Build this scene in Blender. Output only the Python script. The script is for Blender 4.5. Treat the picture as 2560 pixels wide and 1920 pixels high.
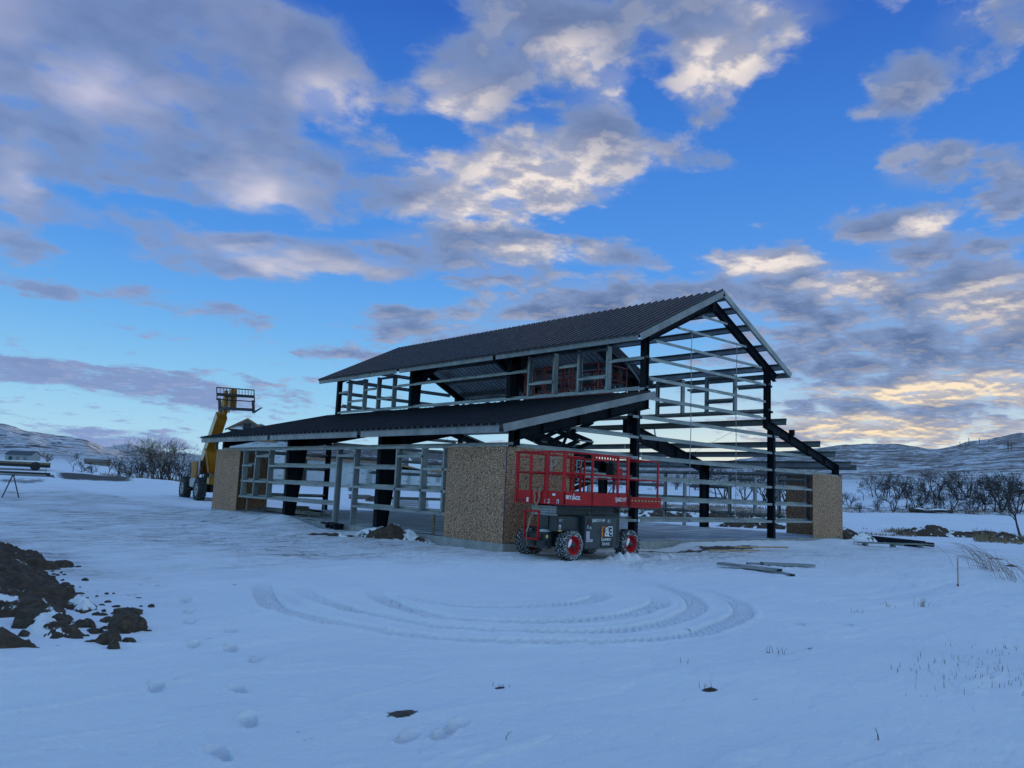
import bpy, bmesh, math, random
import numpy as np
from mathutils import Vector, Matrix
R=math.radians
sc=bpy.context.scene
for o in list(bpy.data.objects): bpy.data.objects.remove(o)
COL=sc.collection
# ---------------------------------------------------------------- camera
C0=np.array([-13.38518908,-15.00011054,1.38421097])
CR=Vector((0.73987078,-0.67134183,0.04348982)); CU=Vector((-0.11955588,-0.06759328,0.99052387)); CF=Vector((0.66204049,0.73805914,0.13027316))
cam=bpy.data.cameras.new('camera'); co=bpy.data.objects.new('camera',cam); COL.objects.link(co)
co.matrix_world=Matrix(((CR[0],CU[0],-CF[0],C0[0]),(CR[1],CU[1],-CF[1],C0[1]),(CR[2],CU[2],-CF[2],C0[2]),(0,0,0,1)))
cam.sensor_width=36; cam.sensor_fit='HORIZONTAL'; cam.lens=1978.17/2560*36; cam.clip_start=.05; cam.clip_end=9000
sc.camera=co
# ---------------------------------------------------------------- sun (low behind the right-hand hills) and exposure
SUN_AZ,SUN_EL=20.0,2.0
sl=bpy.data.lights.new('sun','SUN'); so=bpy.data.objects.new('sun',sl); COL.objects.link(so)
sl.energy=2.0; sl.angle=R(.5); sl.color=(1,.72,.45)
sd=Vector((math.cos(R(SUN_EL))*math.cos(R(SUN_AZ)),math.cos(R(SUN_EL))*math.sin(R(SUN_AZ)),math.sin(R(SUN_EL))))
so.rotation_euler=sd.to_track_quat('Z','Y').to_euler(); so.location=(60,20,30)
sc.view_settings.view_transform='Standard'; sc.view_settings.look='None'; sc.view_settings.exposure=.15; sc.view_settings.gamma=1
# ---------------------------------------------------------------- world: Nishita sky + gradient + clouds
W=bpy.data.worlds.new("World"); sc.world=W; W.use_nodes=True
class NT:
    def __init__(s,t): s.t=t; s.n=t.nodes; s.l=t.links
    def new(s,typ,**k):
        n=s.n.new(typ)
        for a,b in k.items(): setattr(n,a,b)
        return n
    def put(s,sock,v):
        if hasattr(v,'is_linked') or isinstance(v,bpy.types.NodeSocket): s.l.new(v,sock)
        else: sock.default_value=v
    def math(s,op,a,b=None,c=None,clamp=False):
        n=s.new('ShaderNodeMath',operation=op,use_clamp=clamp); s.put(n.inputs[0],a)
        if b is not None: s.put(n.inputs[1],b)
        if c is not None: s.put(n.inputs[2],c)
        return n.outputs[0]
    def vmath(s,op,a,b=None,c=None):
        n=s.new('ShaderNodeVectorMath',operation=op); s.put(n.inputs[0],a)
        if b is not None: s.put(n.inputs[1],b)
        if c is not None: s.put(n.inputs[2],c)
        return n.outputs['Value'] if op in('LENGTH','DOT_PRODUCT') else n.outputs[0]
    def mapr(s,v,a,b,c=0,d=1,smooth=False):
        n=s.new('ShaderNodeMapRange'); n.interpolation_type='SMOOTHSTEP' if smooth else 'LINEAR'
        s.put(n.inputs[0],v)
        for i,q in enumerate((a,b,c,d)): n.inputs[i+1].default_value=q
        return n.outputs[0]
    def mix(s,f,a,b,mode='MIX'):
        n=s.new('ShaderNodeMix',data_type='RGBA',blend_type=mode); s.put(n.inputs[0],f); s.put(n.inputs[6],a); s.put(n.inputs[7],b)
        return n.outputs[2]
    def noise(s,vec,scale,detail=4,rough=.55,dist=0,lac=2):
        n=s.new('ShaderNodeTexNoise'); s.put(n.inputs['Vector'],vec); n.inputs['Scale'].default_value=scale
        n.inputs['Detail'].default_value=detail; n.inputs['Roughness'].default_value=rough; n.inputs['Distortion'].default_value=dist
        return n.outputs['Fac']
    def ramp(s,v,stops,interp='LINEAR'):
        n=s.new('ShaderNodeValToRGB'); e=n.color_ramp.elements; n.color_ramp.interpolation=interp
        while len(e)<len(stops): e.new(.5)
        for q,(p,c) in zip(e,stops): q.position=p; q.color=(*c,1) if len(c)==3 else c
        s.put(n.inputs[0],v); return n.outputs[0]
def rgb(r,g,b):
    f=lambda c:(c/255/12.92 if c/255<=.04045 else ((c/255+.055)/1.055)**2.4)
    return (f(r),f(g),f(b),1)
w=NT(W.node_tree); w.n.clear()
tc=w.new('ShaderNodeTexCoord').outputs['Generated']
dirv=w.vmath('NORMALIZE',tc)
sx=w.new('ShaderNodeSeparateXYZ'); w.l.new(dirv,sx.inputs[0]); dx,dy,dz=sx.outputs
az=w.math('MULTIPLY',w.math('ARCTAN2',dy,dx),180/math.pi)
el=w.math('MULTIPLY',w.math('ARCSINE',dz),180/math.pi)
BL=[(81.0,25.8,9.1,4.6,1),(72.3,28.6,9.5,3.8,1),(78.5,22.2,9.4,3.9,1),(81.4,16.4,4.3,3.2,1),(66.5,26.7,7.6,3.8,.9),(67.2,20.7,8.5,2.9,1),(74.1,20.0,5.9,2.5,.9),(66.7,15.3,12.1,2.4,1.1),(57.9,14.9,3.0,.8,.6),(49.7,21.2,12.4,3.2,1.1),(43.8,23.9,6.6,2.7,.9),(52.9,28.1,6.0,2.6,.9),(45.9,31.8,9.2,2.7,.9),(41.5,28.1,4.2,2.3,.9),(33.3,28.9,4.9,2.5,1),(33.9,26.4,2.0,1.2,.6),(49.4,16.9,7.9,1.5,1),(30.6,16.1,4.0,1.3,1),(39.8,16.6,3.0,.8,.6),(24.2,18.3,2.2,1.0,.9),(20.3,17.8,2.9,1.4,.9),(18.4,16.5,4.7,.9,1),(20.2,21.6,3.5,1.4,.9),(15.0,19.6,1.9,1.9,1),(17.0,14.2,5.5,1.0,1),(45.8,13.2,10.5,1.9,1.15),(38,14.2,6,1.2,.9),(24.3,13.7,9.8,2.1,1.15),(20.2,11.6,8.1,2.2,1),(22.9,10.0,10.5,1.6,1.2),(17.6,8.9,7.0,1.2,.9),(21.6,6.6,9.5,1.0,1.1),(23.0,5.0,9.5,.8,1.15),(20,8.2,8,.9,1),(25.8,4.3,5.5,.5,.7),(35.2,23.4,2.0,1.5,.7),(74.3,5.8,12.4,.95,.85),(79.3,6.0,3.6,.7,.6),(69.1,4.9,4.8,.7,.7),(74.5,2.1,6.2,.8,1),(79.8,13.0,3.9,.8,.7),(80.1,11.1,3.1,.8,1),(74.0,11.7,3.0,.8,.9),(68.7,11.0,3.6,.7,.8),(56.3,11.5,3.9,.9,.9),(60.4,8.8,3.9,.7,.9),(53.2,10.4,6.8,.9,.8),(28.7,31.7,6.2,1.6,.7),(17.6,27.8,6.5,3.3,.42),(21.8,26.0,3.3,1.1,.6),(35.4,32.4,5.0,1.6,.6),(15.6,29.7,3.7,1.5,.4),
(59.7,21.7,3.0,1.4,-.55),(55.1,24.7,2.4,1.1,-.5),(70.8,17.4,8.7,.7,-.8),(38.7,28.0,1.9,2.3,-.8),(40.9,19.5,5.7,1.0,-.8),(69.9,26.6,1.7,1.0,-.6),(69.8,12.6,12.7,.9,-.7),(56.1,13.6,9.0,1.1,-.7),(35.2,20.4,5.2,1.9,-1),(52.3,19.2,2.1,.6,-.5),(27.2,24.1,4.2,3.4,-.8),(78.9,14.7,4.0,.6,-.6),(76,19.6,3.5,.9,-.5),(63.5,23.6,2.6,.8,-.45),(82,21.5,2.2,.7,-.4),(27,12.2,3.5,.5,-.35),(20,13.2,2.5,.35,-.5),(57.5,28.5,1.2,1.3,-.2)]
LI=[(64.8,15.1,3.5,.8,1),(58.9,14.8,2.3,.7,.8),(47.2,22.0,8.0,2.5,1),(52.0,19.5,4.2,1.0,.8),(53.2,27.3,3.2,1.5,.8),(41.2,28.1,2.4,1.4,.9),(33.3,28.9,3.6,1.9,1),(46.0,17.0,3.8,.8,.8),(30.0,16.1,3.1,.9,1),(20.0,18.2,1.6,.7,.9),(66.5,19.9,3.8,1.5,.9),(77.2,23.3,3.3,2.1,.8),(81.5,17.0,1.5,2.4,.7),(72.5,24.5,1.8,.8,.7),(84,27,3,2,.6),(24.3,14.3,2.5,.9,.7),(16.2,12.8,2.9,1.7,.6),(17.2,7.7,4.7,.9,.9),(23.6,4.8,7.8,.8,.9),(21.6,7.2,5.2,.6,.8),(61.9,26.7,3.2,1.8,.8),(18.6,30.3,2.7,1.0,.5),(30.7,32.2,2.0,.8,.5),(28.7,30.5,1.9,.8,.5),(44.4,30.4,2.5,1.1,.6)]
# cloud layer coordinates: direction projected on a high flat layer so that clouds flatten towards the horizon
den=w.math('ADD',w.math('MAXIMUM',dz,0),.16)
cu=w.new('ShaderNodeCombineXYZ'); w.put(cu.inputs[0],w.math('DIVIDE',dx,den)); w.put(cu.inputs[1],w.math('DIVIDE',dy,den))
P=cu.outputs[0]
ae=w.new('ShaderNodeCombineXYZ'); w.put(ae.inputs[0],az); w.put(ae.inputs[1],el); AE=ae.outputs[0]
wn=w.new('ShaderNodeTexNoise'); w.put(wn.inputs['Vector'],P); wn.inputs['Scale'].default_value=3.2; wn.inputs['Detail'].default_value=4; wn.inputs['Roughness'].default_value=.6
warp=w.vmath('MULTIPLY',w.vmath('SUBTRACT',wn.outputs['Color'],(.5,.5,.5)),(7,2.6,0))
AEw=w.vmath('ADD',AE,warp)
def blobs(lst,vec,k=1.45):
    acc=None
    for a,e,ra,re,wt in lst:
        m=w.new('ShaderNodeMapping',vector_type='TEXTURE'); m.inputs['Location'].default_value=(a,e,0); m.inputs['Scale'].default_value=(ra*k,re*k,1); w.l.new(vec,m.inputs[0])
        g=w.new('ShaderNodeTexGradient',gradient_type='SPHERICAL'); w.l.new(m.outputs[0],g.inputs[0])
        acc=w.math('MULTIPLY',g.outputs['Fac'],wt) if acc is None else w.math('MULTIPLY_ADD',g.outputs['Fac'],wt,acc)
    return acc
cov=w.math('MINIMUM',blobs(BL,AEw,1.45),.82)
# away from the view the same broken cloud goes on
front=w.mapr(w.math('ABSOLUTE',w.math('SUBTRACT',az,48)),38,48)
above=w.mapr(el,36,44)
outm=w.math('MAXIMUM',front,above)
wide=w.mapr(w.noise(P,.9,2,.5),.42,.62,0,.8)
cov=w.math('ADD',w.math('MULTIPLY',cov,w.math('SUBTRACT',1,outm)),w.math('MULTIPLY',wide,outm))
n1=w.noise(P,6.2,8,.58,.1)
nsoft=w.noise(P,3.4,3,.5,.1)
softk=w.math('MULTIPLY',w.mapr(az,50,66),w.mapr(el,9,15))
n1=w.math('ADD',w.math('MULTIPLY',n1,w.math('SUBTRACT',1,w.math('MULTIPLY',softk,.32))),w.math('MULTIPLY',nsoft,w.math('MULTIPLY',softk,.32)))
sunofs=(math.cos(R(SUN_AZ))*.045,math.sin(R(SUN_AZ))*.045,0)
n2=w.noise(w.vmath('ADD',P,sunofs),6.2,5,.58,.1)
pre=w.math('ADD',w.math('MULTIPLY',cov,1.5),w.math('MULTIPLY',w.math('SUBTRACT',n1,w.math('ADD',.52,w.math('MULTIPLY',softk,.045))),4.2))
veil=w.mapr(w.math('ADD',cov,w.math('MULTIPLY',w.math('SUBTRACT',wn.outputs['Fac'],.5),.9)),.26,.85,0,.58,True)
alpha=w.math('MULTIPLY',w.math('MAXIMUM',w.mapr(pre,.16,.95,0,1,True),veil),w.mapr(el,.2,1.6))
thick=w.mapr(pre,.2,2.0,0,1,True)
edge=w.mapr(w.math('SUBTRACT',n1,n2),-.05,.10)
edge=w.math('ADD',w.math('MULTIPLY',edge,w.math('SUBTRACT',1,softk)),w.math('MULTIPLY',w.mapr(nsoft,.42,.62),softk))
lit=w.math('MULTIPLY',w.math('MINIMUM',blobs(LI,AEw,1.5),1),w.mapr(edge,0,1,.35,1.25),clamp=True)
lit=w.math('ADD',lit,w.math('MULTIPLY',w.mapr(edge,.5,1),.14),clamp=True)
sunw=w.math('MAXIMUM',w.vmath('DOT_PRODUCT',dirv,tuple(sd)),0)
low=w.mapr(el,2,20,1,0)
warm=w.math('MULTIPLY',w.math('POWER',sunw,6),low)
bodyc=w.mix(thick,rgb(138,158,196),rgb(86,108,148))
bodyc=w.mix(w.mapr(el,10,27),bodyc,w.mix(thick,rgb(124,144,184),rgb(98,117,156)))
bodyc=w.mix(w.math('MULTIPLY',low,w.mapr(az,50,70)),bodyc,rgb(124,146,192))
litc=w.mix(w.mapr(el,4,16),rgb(250,224,182),rgb(232,220,212))
litc=w.mix(w.mapr(az,55,75),litc,rgb(200,196,212))
cloudc=w.mix(lit,bodyc,litc)
# clear sky
grad=w.ramp(w.mapr(el,-2,90),[(0.0,rgb(150,200,225)[:3]),(.035,rgb(172,212,232)[:3]),(.085,rgb(138,196,234)[:3]),(.13,rgb(108,174,232)[:3]),(.19,rgb(80,148,226)[:3]),(.27,rgb(62,128,214)[:3]),(.38,rgb(44,98,190)[:3]),(1,rgb(34,72,150)[:3])])
warmc=w.ramp(w.mapr(el,0,12),[(0,rgb(252,238,205)[:3]),(.35,rgb(215,225,215)[:3]),(1,rgb(120,180,230)[:3])])
sky=w.mix(w.math('MULTIPLY',w.mapr(sunw,.86,1,0,.85),w.mapr(el,3,12,1,0)),grad,warmc)
nis=w.new('ShaderNodeTexSky',sky_type='NISHITA'); nis.sun_disc=False; nis.sun_elevation=R(SUN_EL); nis.sun_rotation=R(90-SUN_AZ); nis.altitude=900
nisc=w.mix(1.0,nis.outputs[0],(.09,.09,.09,1),'MULTIPLY')
sky=w.mix(.06,sky,nisc)
allc=w.mix(w.math('MULTIPLY',alpha,w.math('SUBTRACT',.95,w.math('MULTIPLY',softk,.12))),sky,cloudc)
# below the horizon: snow fields far away
allc=w.mix(w.mapr(el,-3,-.5,1,0),allc,rgb(120,145,190))
allc=w.mix(1.0,allc,w.mix(w.math('MULTIPLY',outm,w.mapr(el,-1,4)),(1,1,1,1),(2.35,2.15,1.47,1)),'MULTIPLY')
bg=w.new('ShaderNodeBackground'); w.l.new(allc,bg.inputs[0]); bg.inputs[1].default_value=1.0
W.cycles.sampling_method='MANUAL'; W.cycles.sample_map_resolution=256
ow=w.new('ShaderNodeOutputWorld'); w.l.new(bg.outputs[0],ow.inputs[0])
# ================================================================ helpers
rng=np.random.RandomState(7); random.seed(7)
def MAT(name):
    m=bpy.data.materials.new(name); m.use_nodes=True; t=NT(m.node_tree); t.n.clear()
    b=t.new('ShaderNodeBsdfPrincipled'); o=t.new('ShaderNodeOutputMaterial'); t.l.new(b.outputs[0],o.inputs[0])
    t.b=b; t.m=m; t.co=t.new('ShaderNodeTexCoord').outputs['Object']
    g=t.new('ShaderNodeNewGeometry'); t.pos=g.outputs['Position']; t.nor=g.outputs['Normal']; return t
def bump(t,h,strength=.4,dist=.02):
    n=t.new('ShaderNodeBump'); n.inputs['Strength'].default_value=strength; n.inputs['Distance'].default_value=dist
    t.put(n.inputs['Height'],h); t.l.new(n.outputs[0],t.b.inputs['Normal'])
def simple(name,col,rough=.6,metal=0,var=.25,scale=3,bs=.0,col2=None,spec=.5):
    t=MAT(name); c=tuple(col)
    n=t.noise(t.pos,scale,5,.6)
    c2=col2 or tuple(x*(1-var) for x in c); c1=c if col2 else tuple(min(1,x*(1+var)) for x in c)
    t.put(t.b.inputs['Base Color'],t.ramp(n,[(.3,c2),(.7,c1)]))
    t.put(t.b.inputs['Roughness'],t.mapr(t.noise(t.pos,scale*4,3),.3,.7,rough*.8,min(1,rough*1.2)))
    t.b.inputs['Metallic'].default_value=metal; t.b.inputs['Specular IOR Level'].default_value=spec
    if bs: bump(t,t.noise(t.pos,scale*6,4),bs,.01)
    return t.m
M={}
def galv(name,c,metal=.35):
    t=MAT(name); v=t.new('ShaderNodeTexVoronoi'); t.put(v.inputs['Vector'],t.pos); v.inputs['Scale'].default_value=38
    s=t.new('ShaderNodeSeparateColor'); t.l.new(v.outputs['Color'],s.inputs[0])
    a=t.mix(t.mapr(s.outputs[0],0,1,.25,.75),(*[x*.8 for x in c],1),(*[x*1.2 for x in c],1))
    d=t.noise(t.vmath('MULTIPLY',t.pos,(1,1,.5)),1.7,5,.65)
    t.put(t.b.inputs['Base Color'],t.mix(t.mapr(d,.35,.75),a,(*[x*.55 for x in c],1)))
    t.put(t.b.inputs['Roughness'],t.mapr(d,.3,.7,.38,.6)); t.b.inputs['Metallic'].default_value=metal
    bump(t,t.noise(t.pos,2.2,2),.25,.02); return t.m
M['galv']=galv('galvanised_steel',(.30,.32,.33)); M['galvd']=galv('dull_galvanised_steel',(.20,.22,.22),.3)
M['fascia']=galv('galvanised_fascia',(.25,.25,.255),.05)
M['frame']=simple('dark_primer_steel',(.009,.011,.017),.7,0,.35,2.2,.1,spec=.12)
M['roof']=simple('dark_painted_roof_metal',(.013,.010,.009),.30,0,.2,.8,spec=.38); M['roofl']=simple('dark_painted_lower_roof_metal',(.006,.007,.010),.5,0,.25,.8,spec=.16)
M['under']=galv('roof_underside_metal',(.30,.33,.34),.2)
M['concrete']=simple('concrete',(.30,.30,.29),.9,0,.2,4,.4)
M['wood']=simple('sawn_wood',(.42,.27,.15),.8,0,.3,9,.3); M['woodd']=simple('weathered_wood',(.16,.12,.085),.85,0,.3,9,.3)
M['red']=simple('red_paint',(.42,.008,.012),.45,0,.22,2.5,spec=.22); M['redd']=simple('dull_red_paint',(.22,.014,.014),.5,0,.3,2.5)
M['dark']=simple('dark_grey_paint',(.018,.022,.028),.42,0,.3,2.5); M['grey']=simple('charcoal_panel_paint',(.034,.042,.050),.4,0,.2,2.0)
M['black']=simple('black_plastic',(.008,.008,.009),.55,0,.3,6)
M['white']=simple('white_decal',(.75,.75,.75),.5,0,.05,6); M['pink']=simple('pale_decal',(.62,.52,.60),.5,0,.05,6)
M['orange']=simple('orange_decal',(.65,.16,.012),.5,0,.05,6); M['yellow']=simple('yellow_decal',(.65,.50,.12),.5,0,.05,6)
M['navy']=simple('navy_decal',(.006,.008,.016),.4,0,.05,6); M['rust']=simple('dark_red_print',(.10,.006,.008),.6,0,.3,30)
M['tan']=simple('tan_strap_fabric',(.30,.19,.12),.85,0,.3,25,.3)
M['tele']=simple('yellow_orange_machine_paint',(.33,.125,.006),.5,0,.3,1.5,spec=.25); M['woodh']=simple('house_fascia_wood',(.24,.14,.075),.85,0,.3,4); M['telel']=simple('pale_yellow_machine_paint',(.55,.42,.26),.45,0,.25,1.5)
M['rim']=simple('pale_wheel_rim',(.36,.38,.38),.6,0,.3,5)
M['wrap']=None
M['twig']=simple('bare_bark',(.048,.036,.032),.9,0,.35,3); M['twigp']=simple('pale_bare_bark',(.21,.17,.13),.9,0,.3,3)
M['straw']=simple('dry_grass',(.22,.15,.085),.9,0,.35,5); M['stub']=simple('grey_stubble',(.07,.075,.06),.9,0,.35,8)
M['blue']=simple('blue_tape',(.02,.04,.12),.6); M['lt']=simple('pale_metal_siding',(.27,.29,.31),.6,0,.15,1); M['ltroof']=simple('dark_shed_roof',(.06,.065,.07),.6)
M['brown']=simple('brown_siding',(.16,.13,.11),.8,0,.2,1)
# tyre rubber with snow packed in the tread
def tyre_mat(name,lo,hi):
    t=MAT(name); n=t.noise(t.vmath('MULTIPLY',t.pos,(1,1,1.8)),30,3,.6)
    t.put(t.b.inputs['Base Color'],t.mix(t.mapr(n,lo,hi),(.012,.012,.013,1),(.72,.75,.8,1))); t.b.inputs['Roughness'].default_value=.85; bump(t,n,.5,.01); return t.m
M['tyre']=tyre_mat('black_tyre_rubber',.62,.72); M['tyres']=tyre_mat('snow_caked_tyre_rubber',.51,.64); M['lug']=tyre_mat('tyre_lug_rubber',.60,.74)
# OSB
t=MAT('oriented_strand_board'); 
def flakes(t,scale,seed):
    p=t.vmath('ADD',t.pos,(seed,seed*.7,seed*1.3))
    nn=t.new('ShaderNodeTexNoise'); t.put(nn.inputs['Vector'],p); nn.inputs['Scale'].default_value=9; nn.inputs['Detail'].default_value=1
    p=t.vmath('ADD',p,t.vmath('MULTIPLY',t.vmath('SUBTRACT',nn.outputs['Color'],(.5,.5,.5)),(.09,.09,.09)))
    v=t.new('ShaderNodeTexVoronoi',distance='EUCLIDEAN'); t.put(v.inputs['Vector'],t.vmath('MULTIPLY',p,(1,1,1.9))); v.inputs['Scale'].default_value=scale
    s=t.new('ShaderNodeSeparateColor'); t.l.new(v.outputs['Color'],s.inputs[0]); return s.outputs[0],v.outputs['Distance']
f1,d1=flakes(t,27,0); f2,d2=flakes(t,46,3.3)
c1=t.ramp(f1,[(0,(.33,.16,.085)),(.35,(.58,.30,.17)),(.7,(.74,.41,.24)),(1,(.88,.57,.37))]); c2=t.ramp(f2,[(0,(.30,.145,.075)),(.5,(.62,.33,.19)),(1,(.88,.55,.35))])
cc=t.mix(.5,c1,c2); cc=t.mix(t.mapr(d1,.35,.7),cc,(.09,.05,.03,1)); cc=t.mix(t.mapr(t.noise(t.pos,.9,3),.35,.7,0,.25),cc,(.16,.11,.08,1))
t.put(t.b.inputs['Base Color'],cc); t.b.inputs['Roughness'].default_value=.8; bump(t,f1,.3,.003); M['osb']=t.m
# house wrap: pale sheet with rows of small dark printed dashes
t=MAT('house_wrap_sheet'); sp=t.new('ShaderNodeSeparateXYZ'); t.l.new(t.co,sp.inputs[0])
u=t.math('FRACT',t.math('MULTIPLY',t.math('ADD',sp.outputs[0],t.math('MULTIPLY',t.math('FLOOR',t.math('DIVIDE',sp.outputs[2],.8)),.7)),.62)); v_=t.math('FRACT',t.math('DIVIDE',sp.outputs[2],.8))
k=t.math('MULTIPLY',t.math('LESS_THAN',u,.36),t.math('LESS_THAN',t.math('ABSOLUTE',t.math('SUBTRACT',v_,t.math('ADD',.5,t.math('MULTIPLY',u,.2)))),.07))
k=t.math('MULTIPLY',k,t.math('GREATER_THAN',t.noise(t.co,6,2),.5))
t.put(t.b.inputs['Base Color'],t.mix(k,t.mix(t.mapr(t.noise(t.co,.8,3),.4,.7),(.50,.53,.57,1),(.40,.43,.48,1)),(.05,.06,.10,1))); t.b.inputs['Roughness'].default_value=.6; M['wrap']=t.m
M['wrap2']=simple('plain_pale_panel',(.45,.47,.52),.6,0,.08,1)
# shingle roof with blown snow
t=MAT('shingles_with_snow'); b=t.new('ShaderNodeTexBrick'); t.put(b.inputs['Vector'],t.vmath('MULTIPLY',t.co,(1,1.1,1))); b.inputs['Scale'].default_value=1.3; b.inputs['Color1'].default_value=(.10,.085,.085,1); b.inputs['Color2'].default_value=(.16,.14,.14,1); b.inputs['Mortar'].default_value=(.05,.05,.05,1)
sn=t.noise(t.vmath('MULTIPLY',t.co,(.35,1.6,1)),1.1,5,.7)
t.put(t.b.inputs['Base Color'],t.mix(t.mapr(sn,.56,.6),b.outputs[0],(.6,.62,.66,1))); t.b.inputs['Roughness'].default_value=.9; M['shingle']=t.m
# soil with caught snow on the flat bits
t=MAT('frozen_soil'); n=t.noise(t.pos,7,8,.72); 
c=t.ramp(n,[(.25,(.016,.010,.007)),(.5,(.060,.038,.024)),(.75,(.125,.085,.058))])
nz=t.new('ShaderNodeSeparateXYZ'); t.l.new(t.nor,nz.inputs[0])
at=t.new('ShaderNodeAttribute',attribute_name='snow').outputs['Fac']
k=t.mapr(t.math('ADD',t.math('ADD',t.noise(t.pos,2.6,5,.6),t.math('MULTIPLY',nz.outputs[2],.12)),t.math('MULTIPLY',at,.5)),.74,.78)
t.put(t.b.inputs['Base Color'],t.mix(k,c,(.78,.8,.83,1))); t.b.inputs['Roughness'].default_value=.95; bump(t,n,.8,.03); M['soil']=t.m
t=MAT('dark_soil_clod'); n=t.noise(t.pos,18,7,.7); t.put(t.b.inputs['Base Color'],t.ramp(n,[(.25,(.016,.011,.008)),(.5,(.060,.041,.028)),(.8,(.14,.10,.068))])); t.b.inputs['Roughness'].default_value=.95; bump(t,n,.9,.02); M['clod']=t.m

class MB:
    def __init__(s): s.v=[]; s.f=[]; s.m=[]; s.sm=[]; s.n=0
    def add(s,v,f,m=0,smooth=False):
        v=np.asarray(v,float).reshape(-1,3); s.v.append(v)
        for q in f: s.f.append([i+s.n for i in q])
        s.m+= [m]*len(f) if isinstance(m,int) else list(m); s.sm+=[smooth]*len(f); s.n+=len(v); return s
    def box(s,a,b,m=0):
        a=np.minimum(a,b) if True else a; 
        return s
    def hexa(s,p,m=0): # 8 points bottom 4 then top 4
        s.add(p,[(3,2,1,0),(4,5,6,7),(0,1,5,4),(1,2,6,5),(2,3,7,6),(3,0,4,7)],m); return s
    def bx(s,x0,x1,y0,y1,z0,z1,m=0):
        return s.hexa([(x0,y0,z0),(x1,y0,z0),(x1,y1,z0),(x0,y1,z0),(x0,y0,z1),(x1,y0,z1),(x1,y1,z1),(x0,y1,z1)],m)
    def loft(s,p0,p1,r0,r1,u,v,m=0): # r=(u0,u1,v0,v1) rectangles in axes u,v at each end
        p0,p1,u,v=[np.array(q,float) for q in (p0,p1,u,v)]
        P=[]
        for p,r in ((p0,r0),(p1,r1)): P+=[p+u*r[0]+v*r[2],p+u*r[1]+v*r[2],p+u*r[1]+v*r[3],p+u*r[0]+v*r[3]]
        return s.hexa(P,m)
    def tube(s,pts,r,n=8,m=0,cap=True,smooth=True):
        pts=np.asarray(pts,float); rr=np.broadcast_to(np.asarray(r,float),(len(pts),)); V=[];F=[]
        t=np.gradient(pts,axis=0); up=np.array([0,0,1.]) if abs(t[0][2])<.9*np.linalg.norm(t[0]) else np.array([1.,0,0])
        for i,p in enumerate(pts):
            d=t[i]/(np.linalg.norm(t[i])+1e-9); a=np.cross(d,up); a/=np.linalg.norm(a)+1e-9; b=np.cross(a,d); up=b
            for k in range(n):
                an=2*math.pi*k/n; V.append(p+rr[i]*(math.cos(an)*a+math.sin(an)*b))
        for i in range(len(pts)-1):
            for k in range(n): F.append((i*n+k,i*n+(k+1)%n,(i+1)*n+(k+1)%n,(i+1)*n+k))
        if cap: F.append(tuple(range(n))[::-1]); F.append(tuple(range((len(pts)-1)*n,len(pts)*n)))
        return s.add(V,F,m,smooth)
    def lathe(s,c,ax,prof,n=24,m=0,smooth=True):
        c=np.array(c,float); ax=np.array(ax,float); ax/=np.linalg.norm(ax); a=np.cross(ax,[0,0,1.]); 
        if np.linalg.norm(a)<.1: a=np.array([1.,0,0])
        a/=np.linalg.norm(a); b=np.cross(ax,a); V=[];F=[]
        for (h,r) in prof:
            for k in range(n):
                an=2*math.pi*k/n; V.append(c+ax*h+r*(math.cos(an)*a+math.sin(an)*b))
        for i in range(len(prof)-1):
            for k in range(n): F.append((i*n+k,i*n+(k+1)%n,(i+1)*n+(k+1)%n,(i+1)*n+k))
        return s.add(V,F,m,smooth)
    def build(s,name,mats,parent=None,bevel=0):
        V=np.concatenate(s.v) if s.v else np.zeros((0,3))
        me=bpy.data.meshes.new(name); me.from_pydata(V.tolist(),[],s.f); 
        if not isinstance(mats,(list,tuple)): mats=[mats]
        for q in mats: me.materials.append(q)
        me.polygons.foreach_set('material_index',s.m); me.polygons.foreach_set('use_smooth',s.sm); me.update()
        bm=bmesh.new(); bm.from_mesh(me); bmesh.ops.recalc_face_normals(bm,faces=bm.faces)
        if bevel: bmesh.ops.bevel(bm,geom=[e for e in bm.edges if len(e.link_faces)==2 and e.calc_face_angle(0)>.6],offset=bevel,segments=2,affect='EDGES',clamp_overlap=True)
        bm.to_mesh(me); bm.free()
        o=bpy.data.objects.new(name,me); COL.objects.link(o)
        if parent: o.parent=parent
        return o
def grid_obj(name,X,Y,Z,mat,parent=None,mask=None,attrs=None,smooth=True):
    h,wd=X.shape; V=np.stack([X,Y,Z],-1).reshape(-1,3); idx=np.arange(h*wd).reshape(h,wd)
    F=np.stack([idx[:-1,:-1],idx[:-1,1:],idx[1:,1:],idx[1:,:-1]],-1).reshape(-1,4)
    if mask is not None:
        mk=(mask[:-1,:-1]|mask[:-1,1:]|mask[1:,1:]|mask[1:,:-1]).reshape(-1); F=F[mk]
    me=bpy.data.meshes.new(name); me.vertices.add(len(V)); me.vertices.foreach_set('co',V.ravel().astype(np.float32))
    me.loops.add(F.size); me.loops.foreach_set('vertex_index',F.ravel().astype(np.int32)); me.polygons.add(len(F))
    me.polygons.foreach_set('loop_start',np.arange(0,F.size,4,dtype=np.int32)); me.polygons.foreach_set('loop_total',np.full(len(F),4,np.int32))
    me.update(calc_edges=True); me.polygons.foreach_set('use_smooth',np.full(len(F),smooth))
    me.materials.append(mat)
    for k,a in (attrs or {}).items():
        q=me.attributes.new(k,'FLOAT','POINT'); q.data.foreach_set('value',a.ravel().astype(np.float32))
    o=bpy.data.objects.new(name,me); COL.objects.link(o)
    if parent: o.parent=parent
    return o
def tag(o,label,cat,group=None,kind=None):
    if label: o['label']=label
    if cat: o['category']=cat
    if group: o['group']=group
    if kind: o['kind']=kind
    return o
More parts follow.
